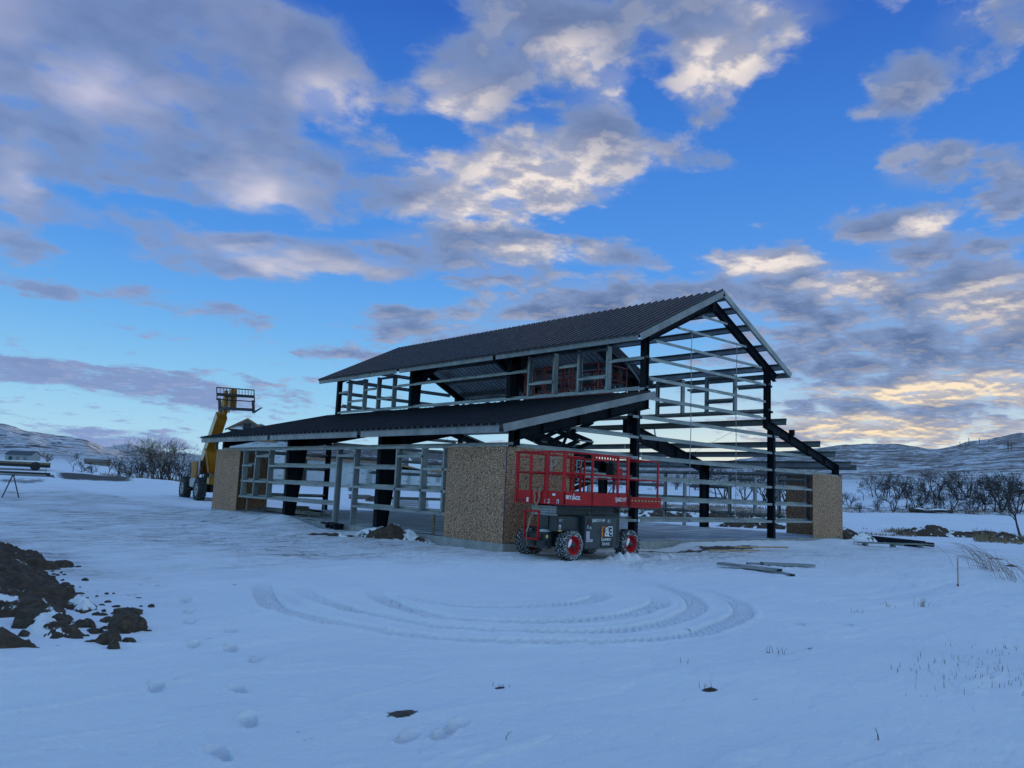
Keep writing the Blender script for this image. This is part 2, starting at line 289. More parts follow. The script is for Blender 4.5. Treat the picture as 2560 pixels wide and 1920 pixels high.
def empty(name,loc,label,cat,rz=0,group=None):
    o=bpy.data.objects.new(name,None); COL.objects.link(o); o.location=loc; o.rotation_euler=(0,0,rz); o.empty_display_size=.3
    return tag(o,label,cat,group)
def copy_tree(o,parent=None):
    c=o.copy(); COL.objects.link(c)
    if parent: c.parent=parent
    for ch in list(o.children): copy_tree(ch,c)
    return c
def text(s,size,org,xd,yd,mat,parent,name='lettering',depth=.004,sx=1,small=False,font_w=1):
    """flat lettering as mesh; org=lower-left, xd,yd unit directions"""
    cu=bpy.data.curves.new('t','FONT'); cu.body=s; cu.size=size; cu.extrude=depth/2; cu.offset=size*.012*font_w
    if small:
        cu.small_caps_scale=.78
        for i,ch in enumerate(s):
            if ch.islower(): cu.body_format[i].use_small_caps=True
    to=bpy.data.objects.new('t',cu); COL.objects.link(to); bpy.context.view_layer.update()
    me=bpy.data.meshes.new_from_object(to.evaluated_get(bpy.context.evaluated_depsgraph_get())); bpy.data.objects.remove(to)
    me.name=name; me.materials.clear(); me.materials.append(mat)
    xd,yd=Vector(xd)*sx,Vector(yd); zd=Vector(xd).normalized().cross(yd.normalized())
    me.transform(Matrix(((xd[0],yd[0],zd[0],org[0]),(xd[1],yd[1],zd[1],org[1]),(xd[2],yd[2],zd[2],org[2]),(0,0,0,1))))
    o=bpy.data.objects.new(name,me); COL.objects.link(o); o.parent=parent; return o
# ================================================================ noise
def vnoise(x,y,seed=0):
    xi=np.floor(x).astype(np.int64); yi=np.floor(y).astype(np.int64); xf=x-xi; yf=y-yi
    def h(a,b):
        n=(a*374761393+b*668265263+seed*1442695041)&0xffffffff; n=((n^(n>>13))*1274126177)&0xffffffff; return ((n^(n>>16))&0xffff)/65535.
    u=xf*xf*(3-2*xf); v=yf*yf*(3-2*yf)
    return (h(xi,yi)*(1-u)+h(xi+1,yi)*u)*(1-v)+(h(xi,yi+1)*(1-u)+h(xi+1,yi+1)*u)*v-.5
def fbm(x,y,o=4,seed=0,g=.5):
    s=0;a=1
    for i in range(o): s=s+a*vnoise(x*2**i,y*2**i,seed+i*17); a*=g
    return s
def ss(a,b,x): t=np.clip((x-a)/(b-a),0,1); return t*t*(3-2*t)
# ================================================================ terrain heights
F0=1978.17
fr=np.array(CR);fu=np.array(CU);ff=np.array(CF)
def ray(x,y): return ff*F0+fr*(x-1280)-fu*(y-960)
def hz(x): return 1164+.0441*x
# profiles: at each bearing (given by a photo column) heights at distances, from the sight line to a feature
PR={-900:[(85,1.2),(200,3),(500,25),(900,70),(1400,60)],
0:[(48,-.2),(85,1163),(105,1167),(200,1159),(350,1149),(600,1128),(750,1098),(1000,1055),(1300,1070)],
60:[(48,-.2),(85,1165),(105,1170),(200,1162),(350,1149),(600,1128),(750,1100),(1000,1073),(1300,1088)],
117:[(46,-.15),(85,1167),(105,1172),(200,1164),(350,1152),(600,1130),(750,1110),(1000,1082),(1300,1100)],
207:[(44,-.1),(83,1176),(105,1183),(200,1169),(350,1156),(600,1140),(1000,1094),(1300,1110)],
261:[(43,-.1),(80,1184),(105,1190),(200,1176),(350,1162),(600,1146),(1000,1120),(1500,1119),(1800,1124)],
315:[(42,-.1),(78,1190),(105,1197),(200,1182),(350,1168),(700,1150),(1000,1136),(1500,1112),(1800,1122)],
348:[(41,-.1),(78,1194),(105,1199),(200,1184),(350,1172),(700,1153),(1500,1121),(1800,1130)],
416:[(40,-.08),(78,1201),(110,1204),(200,1190),(350,1178),(1000,1152),(1500,1132),(1800,1136)],
487:[(41,-.07),(78,1211),(110,1208),(200,1193),(350,1184),(1000,1158),(1500,1137),(1800,1140)],
700:[(45,-.1),(80,1222),(108,1213),(200,1207),(600,1185),(1500,1152)],
1100:[(45,-.2),(80,1240),(108,1226),(200,1217),(600,1198),(1500,1168)],
1500:[(50,-.2),(62,-.25),(78,1270),(100,1242),(150,1226),(300,1212),(600,1196),(1500,1168)],
1700:[(50,-.22),(65,-.25),(85,1262),(100,1248),(150,1228),(300,1204),(600,1185),(1500,1160)],
1850:[(52,-.25),(68,-.2),(85,1265),(95,1254),(130,1236),(200,1205),(400,1152),(700,1160)],
1980:[(52,-.25),(68,-.2),(85,1272),(95,1260),(125,1238),(200,1190),(360,1127),(600,1140)],
2120:[(52,-.25),(72,1292),(95,1275),(120,1242),(200,1180),(350,1112),(600,1125)],
2250:[(52,-.25),(72,1294),(95,1276),(120,1242),(200,1182),(350,1110),(600,1125)],
2340:[(52,-.25),(72,1297),(95,1277),(120,1240),(200,1178),(320,1125),(600,1130)],
2450:[(52,-.25),(72,1303),(95,1280),(120,1243),(200,1172),(335,1109),(600,1110)],
2560:[(52,-.25),(72,1310),(95,1284),(120,1246),(200,1166),(350,1092),(600,1095)],
3300:[(52,-.25),(95,1),(200,14),(350,36),(600,40)],
5200:[(52,-.25),(120,2),(300,16),(600,20)]}
KD=np.array([0,20,30,36,42,48,55,62,68,75,82,90,98,106,115,130,150,175,200,240,290,340,400,500,600,750,900,1100,1300,1500,1800,2500,4500.])
AZ=[];TB=[]
for x,l in PR.items():
    d=ray(x,hz(x)); AZ.append(math.atan2(d[1],d[0])); cosf=F0/np.linalg.norm(d[:2]) 
    D=[0,25];Zs=[-.2,-.2]
    for dd,v in l:
        D.append(dd); Zs.append(v if abs(v)<100 else C0[2]-(v-hz(x))*cosf/F0*dd)
    D+= [D[-1]*1.6,4500]; Zs+=[Zs[-1]*.8,Zs[-1]*.5]
    TB.append(np.interp(KD,D,Zs))
AZ=np.array(AZ); TB=np.array(TB); o_=np.argsort(AZ); AZ=AZ[o_]; TB=TB[o_]
# behind the camera: flat field with low hills far off
back=np.interp(KD,[0,60,300,900,4500],[-.2,-.2,4,30,20])
az_all=np.concatenate([[AZ[0]-1.0],AZ,[AZ[-1]+.8]]); tb_all=np.vstack([back,TB,back])
def lookup(A,D):
    ai=np.interp(A,az_all,np.arange(len(az_all))); di=np.interp(D,KD,np.arange(len(KD)))
    a0=np.clip(ai.astype(int),0,len(az_all)-2); d0=np.clip(di.astype(int),0,len(KD)-2); fa=ai-a0; fd=di-d0
    fa=fa*fa*(3-2*fa)*.6+fa*.4
    return (tb_all[a0,d0]*(1-fa)+tb_all[a0+1,d0]*fa)*(1-fd)+(tb_all[a0,d0+1]*(1-fa)+tb_all[a0+1,d0+1]*fa)*fd
TR=[[(-7.54,-2.45),(-8.0,-3.65),(-8.52,-4.84),(-8.77,-5.67),(-8.84,-6.34),(-8.76,-7.06),(-8.5,-7.78),(-8.09,-8.33),(-7.44,-8.84),(-6.68,-9.2),(-5.89,-9.38),(-5.07,-9.37),(-4.02,-9.15),(-3.27,-8.81),(-2.42,-8.17),(-1.93,-7.49),(-1.65,-6.74),(-1.53,-5.89)],
[(-7.25,-3.28),(-7.75,-4.35),(-8.0,-5.57),(-8.0,-6.57),(-7.84,-7.4),(-7.45,-8.02),(-6.77,-8.5),(-5.79,-8.77),(-4.79,-8.73),(-3.84,-8.41),(-3.05,-7.85),(-2.3,-6.9),(-1.6,-5.66),(-1.18,-4.76)],
[(-6.08,-3.73),(-6.69,-4.54),(-7.2,-5.68),(-7.38,-6.77),(-7.18,-7.38),(-6.7,-7.8),(-5.95,-8.13),(-5.06,-8.17),(-4.23,-7.97),(-3.55,-7.6),(-3.03,-7.0),(-2.75,-6.3)],
[(-6.25,-4.36),(-6.6,-5.1),(-6.72,-5.78),(-6.58,-6.46),(-6.17,-6.92),(-5.45,-7.19),(-4.72,-7.14),(-4.15,-6.92),(-3.72,-6.5),(-3.45,-6.0),(-3.35,-5.35)],
[(-7.67,-3.46),(-8.24,-4.71),(-8.57,-5.88),(-8.61,-6.62)],
[(-7.6,-2.6),(-6.9,-.6),(-5.6,2.4),(-4.9,6.5),(-5.2,12),(-5.6,20)],[(-6.1,-3.6),(-5.2,-1.2),(-3.9,2.0),(-3.3,6.5),(-3.6,12),(-4.0,20)],[(-1.6,-6.2),(-.6,-4.9),(.6,-3.6),(1.9,-2.9),(3.4,-2.7)],[(-1.2,-4.9),(-.3,-3.6),(.8,-2.6),(1.8,-2.45)],[(-1.5,-6.1),(1.5,-4.2),(6,-3.4),(12,-3.2),(20,-4)],[(-2.3,-8.0),(-.2,-9.0),(3,-9.2),(8,-8.4)]]
def smooth_line(p,n=60):
    p=np.array(p); 
    for _ in range(3):
        q=np.empty((2*len(p)-2,2)); q[0::2]=.75*p[:-1]+.25*p[1:]; q[1::2]=.25*p[:-1]+.75*p[1:]; p=q
    return p
TRS=[smooth_line(t) for t in TR]
FOOT=[(-10.22,-7.81,60),(-10.21,-8.33,40),(-10.73,-9.17,75),(-10.99,-9.93,60),(-11.38,-10.42,75),(-9.88,-7.01,60),(-10.42,-7.45,60),(-10.29,-10.71,20),(-9.86,-10.66,20),(-10.07,-10.78,20),(-10.0,-6.2,50),(-11.2,-8.8,60),(-9.75,-5.5,50),(-9.5,-4.7,50),(-9.9,-3.9,50),(-9.3,-3.2,40),(-3.6,-9.8,30),(-2.9,-10.1,30),(-9.2,-2.2,50)]
for i in range(22,46):
    tt=i/46; FOOT.append((-9.1+6.6*tt+.22*(-1)**i+rng.randn()*.12,-2.0+4.2*tt+rng.randn()*.25,33+rng.randn()*12) if i<22 else (rng.uniform(-3.2,4.5),rng.uniform(-4.6,-2.9) if i<34 else rng.uniform(-1.8,0)-.0,rng.uniform(0,180)) if i<36 else (rng.uniform(4,10),rng.uniform(-3.4,-1.5),rng.uniform(0,180)))
def tracks(x,y):
    """depth field of tyre tracks"""
    out=np.zeros_like(x)
    for li,l in enumerate(TRS):
        best=np.full(x.shape,9.); arc=np.zeros_like(x); sgn=np.zeros_like(x); s0=0; Ltot=np.sum(np.hypot(*np.diff(l,axis=0).T))
        for a,b in zip(l[:-1],l[1:]):
            d=b-a; L=np.hypot(*d); 
            if L<1e-6: continue
            t=np.clip(((x-a[0])*d[0]+(y-a[1])*d[1])/L**2,0,1); ex=x-a[0]-t*d[0]; ey=y-a[1]-t*d[1]; r=np.hypot(ex,ey); m=r<best
            best=np.where(m,r,best); arc=np.where(m,s0+t*L,arc); sgn=np.where(m,(d[0]*ey-d[1]*ex)/L,sgn); s0+=L
        fade=ss(0,2.2,arc)*ss(0,2.0,Ltot-arc); wd=.15
        trough=-.042*(1-ss(wd*.86,wd*1.1,best)); berm=.014*np.exp(-((best-wd*1.35)/.045)**2)*(1+1.2*vnoise(x*9,y*9,5))
        ph=(arc-abs(sgn)*.9)/.13; lug=.032*(1-ss(wd*.75,wd*1.0,best))*ss(-.1,.5,np.cos(ph*2*math.pi))
        out=out+(trough+berm+lug)*fade*(.75+.5*(vnoise(arc*1.3,arc*0,li)+.5))*(1 if li<5 else .42 if li<9 else .3)
    return out
def ground(x,y,fine=True):
    x=np.asarray(x,float); y=np.asarray(y,float)
    rx=x-C0[0]; ry=y-C0[1]; A=np.arctan2(ry,rx); A=np.where(A<az_all[0]-.6,A+2*math.pi,A); D=np.hypot(rx,ry)
    z=lookup(A,D)
    far=ss(110,240,D); hill=ss(1.5,9,z)*far
    z=z+hill*fbm(x/38,y/38,5,3,.55)*np.clip(z*.10,0,6)+ss(35,80,D)*fbm(x/14,y/14,3,9)*.35
    # drifts round the building, kept off the slab
    g=lambda cx,cy,sx,sy,h:h*np.exp(-((x-cx)/sx)**2-((y-cy)/sy)**2)
    z=z+g(-1.1,13.2,.9,2.6,.22)+g(-.9,10.3,.7,1.3,.24)+g(-1.3,16.9,.7,1.3,.10)+g(-1.5,5.2,1.3,1.5,.13)+g(-.9,3.9,.8,.9,.12)
    z=z+.17*ss(5.5,7.5,x)*ss(21,18.5,x)*ss(-2.0,-.25,y)*ss(3,1,y)+g(12,-1.2,2.5,.8,.06)+g(16,-1.2,1.2,.6,.08)
    z=z+g(6.7,-8.2,2.6,1.4,.16)+g(9.5,-6.6,2.6,1.5,.10)
    if fine:
        nr=1-ss(30,60,D)
        z=z+nr*(fbm(x/1.8,y/1.8,4,21)*.055+fbm(x*1.2+y*.3,y*3.1,4,33)*.018)
        # wind crust: shallow plates with small broken edges
        q1=fbm(x*.55+1.5*vnoise(x*1.3,y*1.3,8),y*1.2,4,35); tkm=1-.85*np.exp(-((x+5.3)/4.2)**4-((y+6)/3.8)**4); z=z+nr*tkm*.016*ss(-.03,.015,q1)*(1-ss(.12,.3,q1)); q2=fbm(x*1.7,y*2.9,4,36); z=z+nr*tkm*.008*ss(.02,.06,q2)
        yard=np.clip(np.exp(-((x+3.5)/5)**2-((y-3)/9)**2)*1.1,0,1)*nr; z=z+yard*np.abs(fbm(x*3.1,y*3.1,4,44,.6))*.035
        ins=ss(-.6,.1,x)*ss(-.5,0,y)*ss(18.8,18.2,x)*ss(19,18.4,y)
        z=z*(1-ins)+(-.3)*ins
        # churned snow round the lift, boot-trodden ground by the walls
        ch=np.exp(-((x-2.6)/2.6)**2-((y+2.9)/.9)**2)+.7*np.exp(-((x-6)/3)**2-((y+2.3)/.9)**2)+.5*np.exp(-((x+2.2)/2)**2-((y+1)/3.5)**2)
        z=z+np.clip(ch,0,1)*(np.abs(fbm(x*4,y*4,4,41,.6))*.10-.02)+(.17*np.exp(-((x-1.35)/.55)**2-((y+2.80)/.24)**2)*(1+1.5*vnoise(x*7,y*7,3)+.8*vnoise(x*17,y*17,3)))+.12*np.exp(-((x-2.9)/.6)**2-((y+2.7)/.25)**2)*(1+vnoise(x*7,y*7,4))
        near=D<26
        if near.any():
            xx,yy=x[near],y[near]; dz_=tracks(xx,yy)
            for fx,fy,an in FOOT:
                c,s_=math.cos(R(an)),math.sin(R(an)); u=(xx-fx)*c+(yy-fy)*s_; v=-(xx-fx)*s_+(yy-fy)*c
                v=v-.02*np.sin(u*14); q=(np.abs(u)/.14)**3+(np.abs(v)/(.052+.012*np.tanh(u*20)))**3; dz_+=-.040*(1-ss(.45,1.35,q))*(1+.9*vnoise(xx*14,yy*14,8))+.010*np.exp(-((q-1.9)/.9)**2)
            z=z.copy(); z[near]+=dz_
    return z
def gz(x,y): return float(ground(np.array([x]),np.array([y]),False)[0])
def gzf(x,y): return float(ground(np.array([x]),np.array([y]),True)[0])
# ================================================================ ground sheet
t=MAT('snow_ground')
ab=t.new('ShaderNodeAttribute',attribute_name='bare').outputs['Fac']; ad=t.new('ShaderNodeAttribute',attribute_name='dirty').outputs['Fac']
ag=t.new('ShaderNodeAttribute',attribute_name='grass').outputs['Fac']; ah=t.new('ShaderNodeAttribute',attribute_name='hill').outputs['Fac']; ar=t.new('ShaderNodeAttribute',attribute_name='rock').outputs['Fac']
p=t.pos; fine=t.noise(t.vmath('MULTIPLY',p,(1,1.9,1)),2.2,7,.65); speck=t.noise(p,9,5,.7); big=t.noise(p,.35,4,.6)
streak=t.noise(t.vmath('MULTIPLY',p,(.8,3.2,1)),1.1,6,.7)
snowc=t.mix(t.mapr(big,.35,.65),(.76,.79,.84,1),(.83,.85,.88,1)); ap=t.new('ShaderNodeAttribute',attribute_name='sunken').outputs['Fac']; snowc=t.mix(ap,snowc,(.60,.64,.70,1))  # snow colour gets darker with depth in ruts, and inside boot prints
dirtc=t.ramp(speck,[(.3,(.03,.022,.017)),(.55,(.08,.062,.048)),(.8,(.15,.115,.085))])
kd=t.math('MULTIPLY',ad,t.mapr(streak,.36,.60,.15,.95))
c=t.mix(kd,snowc,(.44,.42,.41,1))
kd2=t.math('MULTIPLY',ad,t.mapr(t.math('ADD',t.math('MULTIPLY',streak,.6),t.math('MULTIPLY',speck,.4)),.535,.60))
c=t.mix(t.math('MULTIPLY',kd2,.65),c,dirtc)
kb=t.mapr(t.math('ADD',ab,t.math('MULTIPLY',t.math('SUBTRACT',t.noise(t.vmath('MULTIPLY',p,(1,1.6,1)),1.6,8,.75),.5),2.6)),.45,.55)
c=t.mix(kb,c,dirtc)
strawc=t.ramp(t.noise(p,3,6,.7),[(.3,(.10,.068,.045)),(.7,(.27,.19,.12))])
kg=t.mapr(t.math('ADD',ag,t.math('MULTIPLY',t.math('SUBTRACT',t.noise(p,.9,7,.75),.5),1.8)),.45,.6)
c=t.mix(kg,c,strawc)
hn=t.noise(t.vmath('MULTIPLY',p,(.10,.10,.32)),1.0,8,.72,.6); hn2=t.noise(t.vmath('MULTIPLY',p,(.35,.35,1.1)),1.0,6,.75)
hc=t.ramp(hn2,[(.35,(.07,.052,.04)),(.65,(.20,.15,.11))])
kh=t.math('MULTIPLY',ah,t.math('ADD',t.mapr(hn,.41,.57,.05,.85),t.mapr(hn2,.47,.59,0,.8)),clamp=True)
c=t.mix(kh,c,hc)
rn=t.noise(t.vmath('MULTIPLY',p,(.06,.06,.10)),1.0,6,.65,.3)
c=t.mix(t.math('MULTIPLY',ar,t.mapr(rn,.545,.575)),c,(.035,.028,.028,1))
t.put(t.b.inputs['Base Color'],c); t.b.inputs['Roughness'].default_value=.75; t.b.inputs['Specular IOR Level'].default_value=.3
bump(t,t.math('ADD',t.math('MULTIPLY',fine,.7),t.math('MULTIPLY',t.noise(p,28,5,.7),.22)),1.0,.06)
M['ground']=t.m
def pxaz(x): d=ray(x,hz(x)); return math.atan2(d[1],d[0])
aL,aR=pxaz(-60),pxaz(2620)
angs=np.concatenate([np.linspace(aR-math.radians(320)+ (aL-aR),aR-.02,110)[0:-1],np.linspace(aR,aL,800)])
angs=np.concatenate([np.linspace(aL-2*math.pi,aR,110)[:-1],np.linspace(aR,aL,840)])
rad=[.4,.9,1.5,2.2,3.0]; r_=3.6
while r_<4200:
    rad.append(r_); r_*=1+(.0046 if r_<20 else .0065 if r_<35 else .011 if r_<130 else .02)
rad=np.array(rad); AA,DD=np.meshgrid(angs,rad)
GX=C0[0]+DD*np.cos(AA); GY=C0[1]+DD*np.sin(AA); GZ=ground(GX,GY)
zl=lookup(np.where(AA<az_all[0]-.6,AA+2*math.pi,AA),DD); hill=ss(1.5,8,zl)*ss(110,200,DD)
el_=lambda cx,cy,sx,sy:np.exp(-((GX-cx)/sx)**2-((GY-cy)/sy)**2)
def seg(px0,px1,d0,d1,soft=.15):
    a1,a0=pxaz(px0),pxaz(px1); A2=np.where(AA<az_all[0]-.6,AA+2*math.pi,AA); s=(a1-a0)*soft
    return ss(a0-s,a0+s,A2)*(1-ss(a1-s,a1+s,A2))*ss(d0*(1-soft*.4),d0*(1+soft*.3),DD)*(1-ss(d1*(1-soft*.3),d1*(1+soft*.4),DD))
bare=.95*seg(150,330,67,78)+.9*np.exp(-((GX-7.9)/2.2)**2-((GY+1.35)/.38)**2)+.75*np.exp(-((GX-4.6)/1.3)**2-((GY+1.25)/.22)**2)
bare+=.62*seg(0,120,60,66)+.5*seg(20,140,86,98)+.7*seg(1500,1880,62,70)
for i in range(26): # small bare spots near
    cx,cy=[( -7.52,-11.09),(-10.01,-10.27),(-8.92,-10.04),(-5.6,-10.5),(4.9,-2.4),(-9.5,-2.9),(-7.9,-1.7),(-5.5,1.6),(-3.9,-1.2),(-7.5,3.5)][i] if i<10 else (rng.uniform(-9,-1),rng.uniform(-2,14))
    s=[.05,.075,.03,.025][i] if i<4 else rng.uniform(.03,.09); bare+= (.85 if i<4 else .7)*np.exp(-((GX-cx)/(s*1.8))**2-((GY-cy)/s)**2)
dirty=.85*ss(-14,-9,GX+.1*GY)*ss(.0,-1.2,GX)*ss(-3.5,1.5,GY)*(1-ss(34,44,GY))+.6*seg(-50,460,26,46)+.8*np.exp(-((GX-4)/4.5)**2-((GY+2.2)/1.5)**2)+.55*np.exp(-((GX-15)/7)**2-((GY+3.2)/1.6)**2)+.8*np.exp(-((GX+9.9)/.7)**2-((GY+.8)/2.6)**2)
dirty=np.clip(dirty*(.75+.9*fbm(GX/2.5,GY/2.5,3,77)),0,1)
grass=.5*seg(2085,2290,47,54,.5)+.45*seg(2430,2700,45,58,.5)+.62*seg(1380,2050,70,84)+.5*seg(2050,2600,88,104)+.55*seg(250,520,84,125)+.4*seg(0,250,100,125)+.35*seg(1400,1860,84,140)
hl=hill*(.35+.75*ss(pxaz(1400),pxaz(2300),AA+0*AA)*0+np.where(AA<pxaz(1300),.75,.28))
rock=hill*np.where(AA>pxaz(1200),1.0,.25)*ss(2,14,zl)
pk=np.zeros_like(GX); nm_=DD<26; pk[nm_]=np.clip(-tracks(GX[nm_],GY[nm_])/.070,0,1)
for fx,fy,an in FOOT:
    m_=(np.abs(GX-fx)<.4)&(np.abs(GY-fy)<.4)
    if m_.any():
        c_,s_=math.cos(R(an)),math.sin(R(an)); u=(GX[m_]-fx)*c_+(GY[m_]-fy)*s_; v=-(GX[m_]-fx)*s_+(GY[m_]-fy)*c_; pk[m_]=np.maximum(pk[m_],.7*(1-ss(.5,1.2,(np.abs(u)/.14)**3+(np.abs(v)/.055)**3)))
g=grid_obj('ground',GX,GY,GZ,M['ground'],attrs={'bare':np.clip(bare,0,1),'dirty':dirty,'grass':grass,'hill':np.clip(hl,0,1),'rock':rock,'sunken':pk})
tag(g,None,None,kind='structure')
# ================================================================ steel building
WX,LY,A_=18.29,18.57,5.41
FY=[.11,6.25,12.42,18.46]
def zlean(x): return 2.92+.25*(x+.59) if x<9 else 2.92+.25*(WX+.59-x)
def zup(x): return 8.285-.5*abs(x-9.145)
bld=empty('steel_building',(0,0,0),'unfinished two-tier steel barn frame with dark ribbed roof and strand board corners','building')
def ibeam(mb,p0,p1,d0,d1,v,u,fw=.16,ft=.012,wt=.008):
    """web from the line p0-p1 along -v by d; flanges fw wide along u"""
    mb.loft(p0,p1,(-fw/2,fw/2,-ft,0),(-fw/2,fw/2,-ft,0),u,v); mb.loft(p0,p1,(-fw/2,fw/2,-d0,-d0+ft),(-fw/2,fw/2,-d1,-d1+ft),u,v)
    mb.loft(p0,p1,(-wt/2,wt/2,-d0+ft,-ft),(-wt/2,wt/2,-d1+ft,-ft),u,v)
def zee(mb,p0,p1,u,v,w=.2,fl=.075,t=.004,c=False,lip=.02):
    """web along u (0..w) at v=0; outer flange at u=0 hanging to -v; inner flange at u=w (up for Z, down for C)"""
    mb.loft(p0,p1,(0,w,-t/2,t/2),(0,w,-t/2,t/2),u,v); mb.loft(p0,p1,(-t/2,t/2,-fl,-t/2),(-t/2,t/2,-fl,-t/2),u,v)
    s=(w-t/2,w+t/2,-fl,-t/2) if c else (w-t/2,w+t/2,t/2,fl); mb.loft(p0,p1,s,s,u,v)
    mb.loft(p0,p1,(t/2,lip,-fl,-fl+t),(t/2,lip,-fl,-fl+t),u,v)
def part(name,mb,mat,lab=None,parent=None,bevel=0):
    o=mb.build(name,mat,parent or bld,bevel)
    if lab: o['label']=lab
    return o
# foundation + slab
mb=MB(); mb.bx(-.03,WX+.03,-.03,LY+.03,-.55,-.004); part('foundation',mb,M['concrete'])
t=MAT('snow_dusted_slab'); q=t.vmath('MULTIPLY',t.pos,(.55,1.0,1)); rot=t.new('ShaderNodeMapping'); rot.inputs['Rotation'].default_value=(0,0,R(-48)); rot.inputs['Scale'].default_value=(.35,1.8,1); t.l.new(t.pos,rot.inputs[0])
n=t.noise(rot.outputs[0],1.2,7,.68); t.put(t.b.inputs['Base Color'],t.ramp(n,[(.36,(.30,.30,.30)),(.5,(.50,.52,.55)),(.62,(.74,.76,.80))])); t.b.inputs['Roughness'].default_value=.8; bump(t,n,.4,.03)
xs=np.linspace(.02,WX-.02,120); ys=np.linspace(.02,LY-.02,120); XX,YY=np.meshgrid(xs,ys)
o=grid_obj('floor_slab',XX,YY,.002+np.clip(fbm(XX/1.5,YY/.9,4,90)*.03+.008,0,.06),t.m,bld)
# columns and rafters
V=lambda *a:np.array(a,float)
for i,y in enumerate(FY):
    end=i in(0,3); Y=V(0,1,0)
    for s in (0,1):
        fx=(lambda x:x) if s==0 else (lambda x:WX-x); sg=1 if s==0 else -1
        # outer column : web direction inwards (v=-x*sg)
        mb=MB(); x0=.21; top=zlean(x0)-.24
        d0,d1=(.22,.24) if end else (.40,.74) if s==0 else (.46,.52)
        ibeam(mb,V(fx(x0),y,0),V(fx(x0),y,top-(.0 if end else .35)),d0,d1,V(-sg,0,0),Y,.20,.014)
        if not end: ibeam(mb,V(fx(x0),y,top-.35),V(fx(x0),y,top),d1,d1+.03,V(-sg,0,0),Y,.20,.014)
        mb.bx(*sorted((fx(x0-.03),fx(x0+d0+.03))),y-.13,y+.13,.0,.02)
        part('column',mb,M['frame'])
        # lean-to rafter
        xe=5.72 if end else 6.19; vv=V(-.2425*sg,0,.9701) ; mb=MB()
        ibeam(mb,V(fx(x0),y,top),V(fx(xe),y,zlean(xe)-.24),.30 if end else .48,.30 if end else .60,vv,Y,.17,.014)
        if end: mb.bx(*sorted((fx(xe-.012),fx(xe))),y-.09,y+.09,zlean(xe)-.54,zlean(xe)-.22)
        else: mb.bx(*sorted((fx(xe-.0),fx(xe+.02))),y-.12,y+.12,zlean(xe)-.88,zlean(xe)-.18)
        for xx in (1.3,2.7,4.0): mb.bx(*sorted((fx(xx),fx(xx+.012))),y-.07,y+.07,zlean(xx)-(.55 if end else .72),zlean(xx)-.26)
        part('rafter',mb,M['frame'])
        # upper column
        xo=5.49; dd=.19 if end else .45; mb=MB(); zt=zup(xo)-.24
        ibeam(mb,V(fx(xo),y,zlean(xo)-.24),V(fx(xo),y,zt),dd,dd if end else .5,V(-sg,0,0),Y,.20,.013)
        part('column',mb,M['frame'])
        # upper rafter
        mb=MB(); vv=V(-.4472*sg,0,.8944)
        ibeam(mb,V(fx(xo-((.12 if s==0 else .55) if end else .0)),y,zup(xo-((.12 if s==0 else .55) if end else 0))-.24),V(fx(9.14),y,zup(9.14)-.24),.26 if end else .46,.30 if end else .34,vv,Y,.16,.013)
        if not end: # haunch
            mb.hexa([(fx(xo+.45),y-.006,zt-.75),(fx(xo+.47),y-.006,zt-.75),(fx(xo+.47),y+.006,zt-.75),(fx(xo+.45),y+.006,zt-.75),(fx(xo+.45),y-.006,zt-.1),(fx(xo+1.6),y-.006,zup(xo+1.6)-.68),(fx(xo+1.6),y+.006,zup(xo+1.6)-.68),(fx(xo+.45),y+.006,zt-.1)])
        part('rafter',mb,M['frame'])
        if end: # endwall post under the upper column
            mb=MB(); px_=5.235; ibeam(mb,V(fx(px_) if s==0 else fx(px_)-.0,y-.1 if i==0 else y+.1,0),V(fx(px_),y-.1 if i==0 else y+.1,zlean(px_)-.5),.26,.26,V(0,-1 if i==0 else 1,0),V(1,0,0),.145,.012)
            yb=(y-.1,y+.18) if i==0 else (y-.18,y+.1); mb.bx(fx(px_)-.1,fx(px_)+.1,*yb,0,.018)
            part('column',mb,M['frame'])
    mb=MB(); mb.bx(9.06,9.23,y-.09,y+.09,7.62,8.02); part('ridge_plate',mb,M['frame'])
# gable girts (near and far)
gz_=[.60,1.21,1.82,2.44,3.05,3.66,4.27,4.88,5.49,6.09,6.70,7.31]
for end in (0,1):
    yy=0.0 if end==0 else LY; uy=V(0,1 if end==0 else -1,0)
    for zc in gz_:
        z=zc+.035; segs=[]
        xa=5.73 if zc>4.0 else 5.385; xb=12.42 if zc>4.0 else 12.87
        if zc>6.0: 
            off=(8.285-.24-.30-zc)/.5-.15; xa=9.145-off; xb=9.145+off
            if end==0: xb=min(xb+.05,12.15)
        segs.append((xa,xb))
        if zc<4.0:
            lo=2.46 if zc<2.3 else (.32 if zc<2.5 else (zc-2.92+.62)/.25-.59+.1)
            if end==1 and zc<2.3: lo=2.46
            segs.append((lo,5.235)); segs.append((13.04,WX-lo))
            if end==1 and zc<2.1 : segs[0]=(7.6,xb)
        for a,b in segs:
            if b-a<.25: continue
            mb=MB(); zee(mb,V(a,yy,z),V(b,yy,z),uy,V(0,0,1)); part('girt',mb,M['galv'])
for sx_ in (7.83,10.48):
    pts=[(sx_+.012*math.sin(z*1.7+sx_)+.01*math.sin(z*4.1),-.012,z) for z in np.linspace(.55,6.72,26)]
    mb=MB(); 
    for a,b in zip(pts[:-1],pts[1:]): mb.loft(a,b,(-.018,.018,-.002,.002),(-.018,.018,-.002,.002),V(1,0,0),V(0,1,0))
    part('sag_strap',mb,M['fascia'])
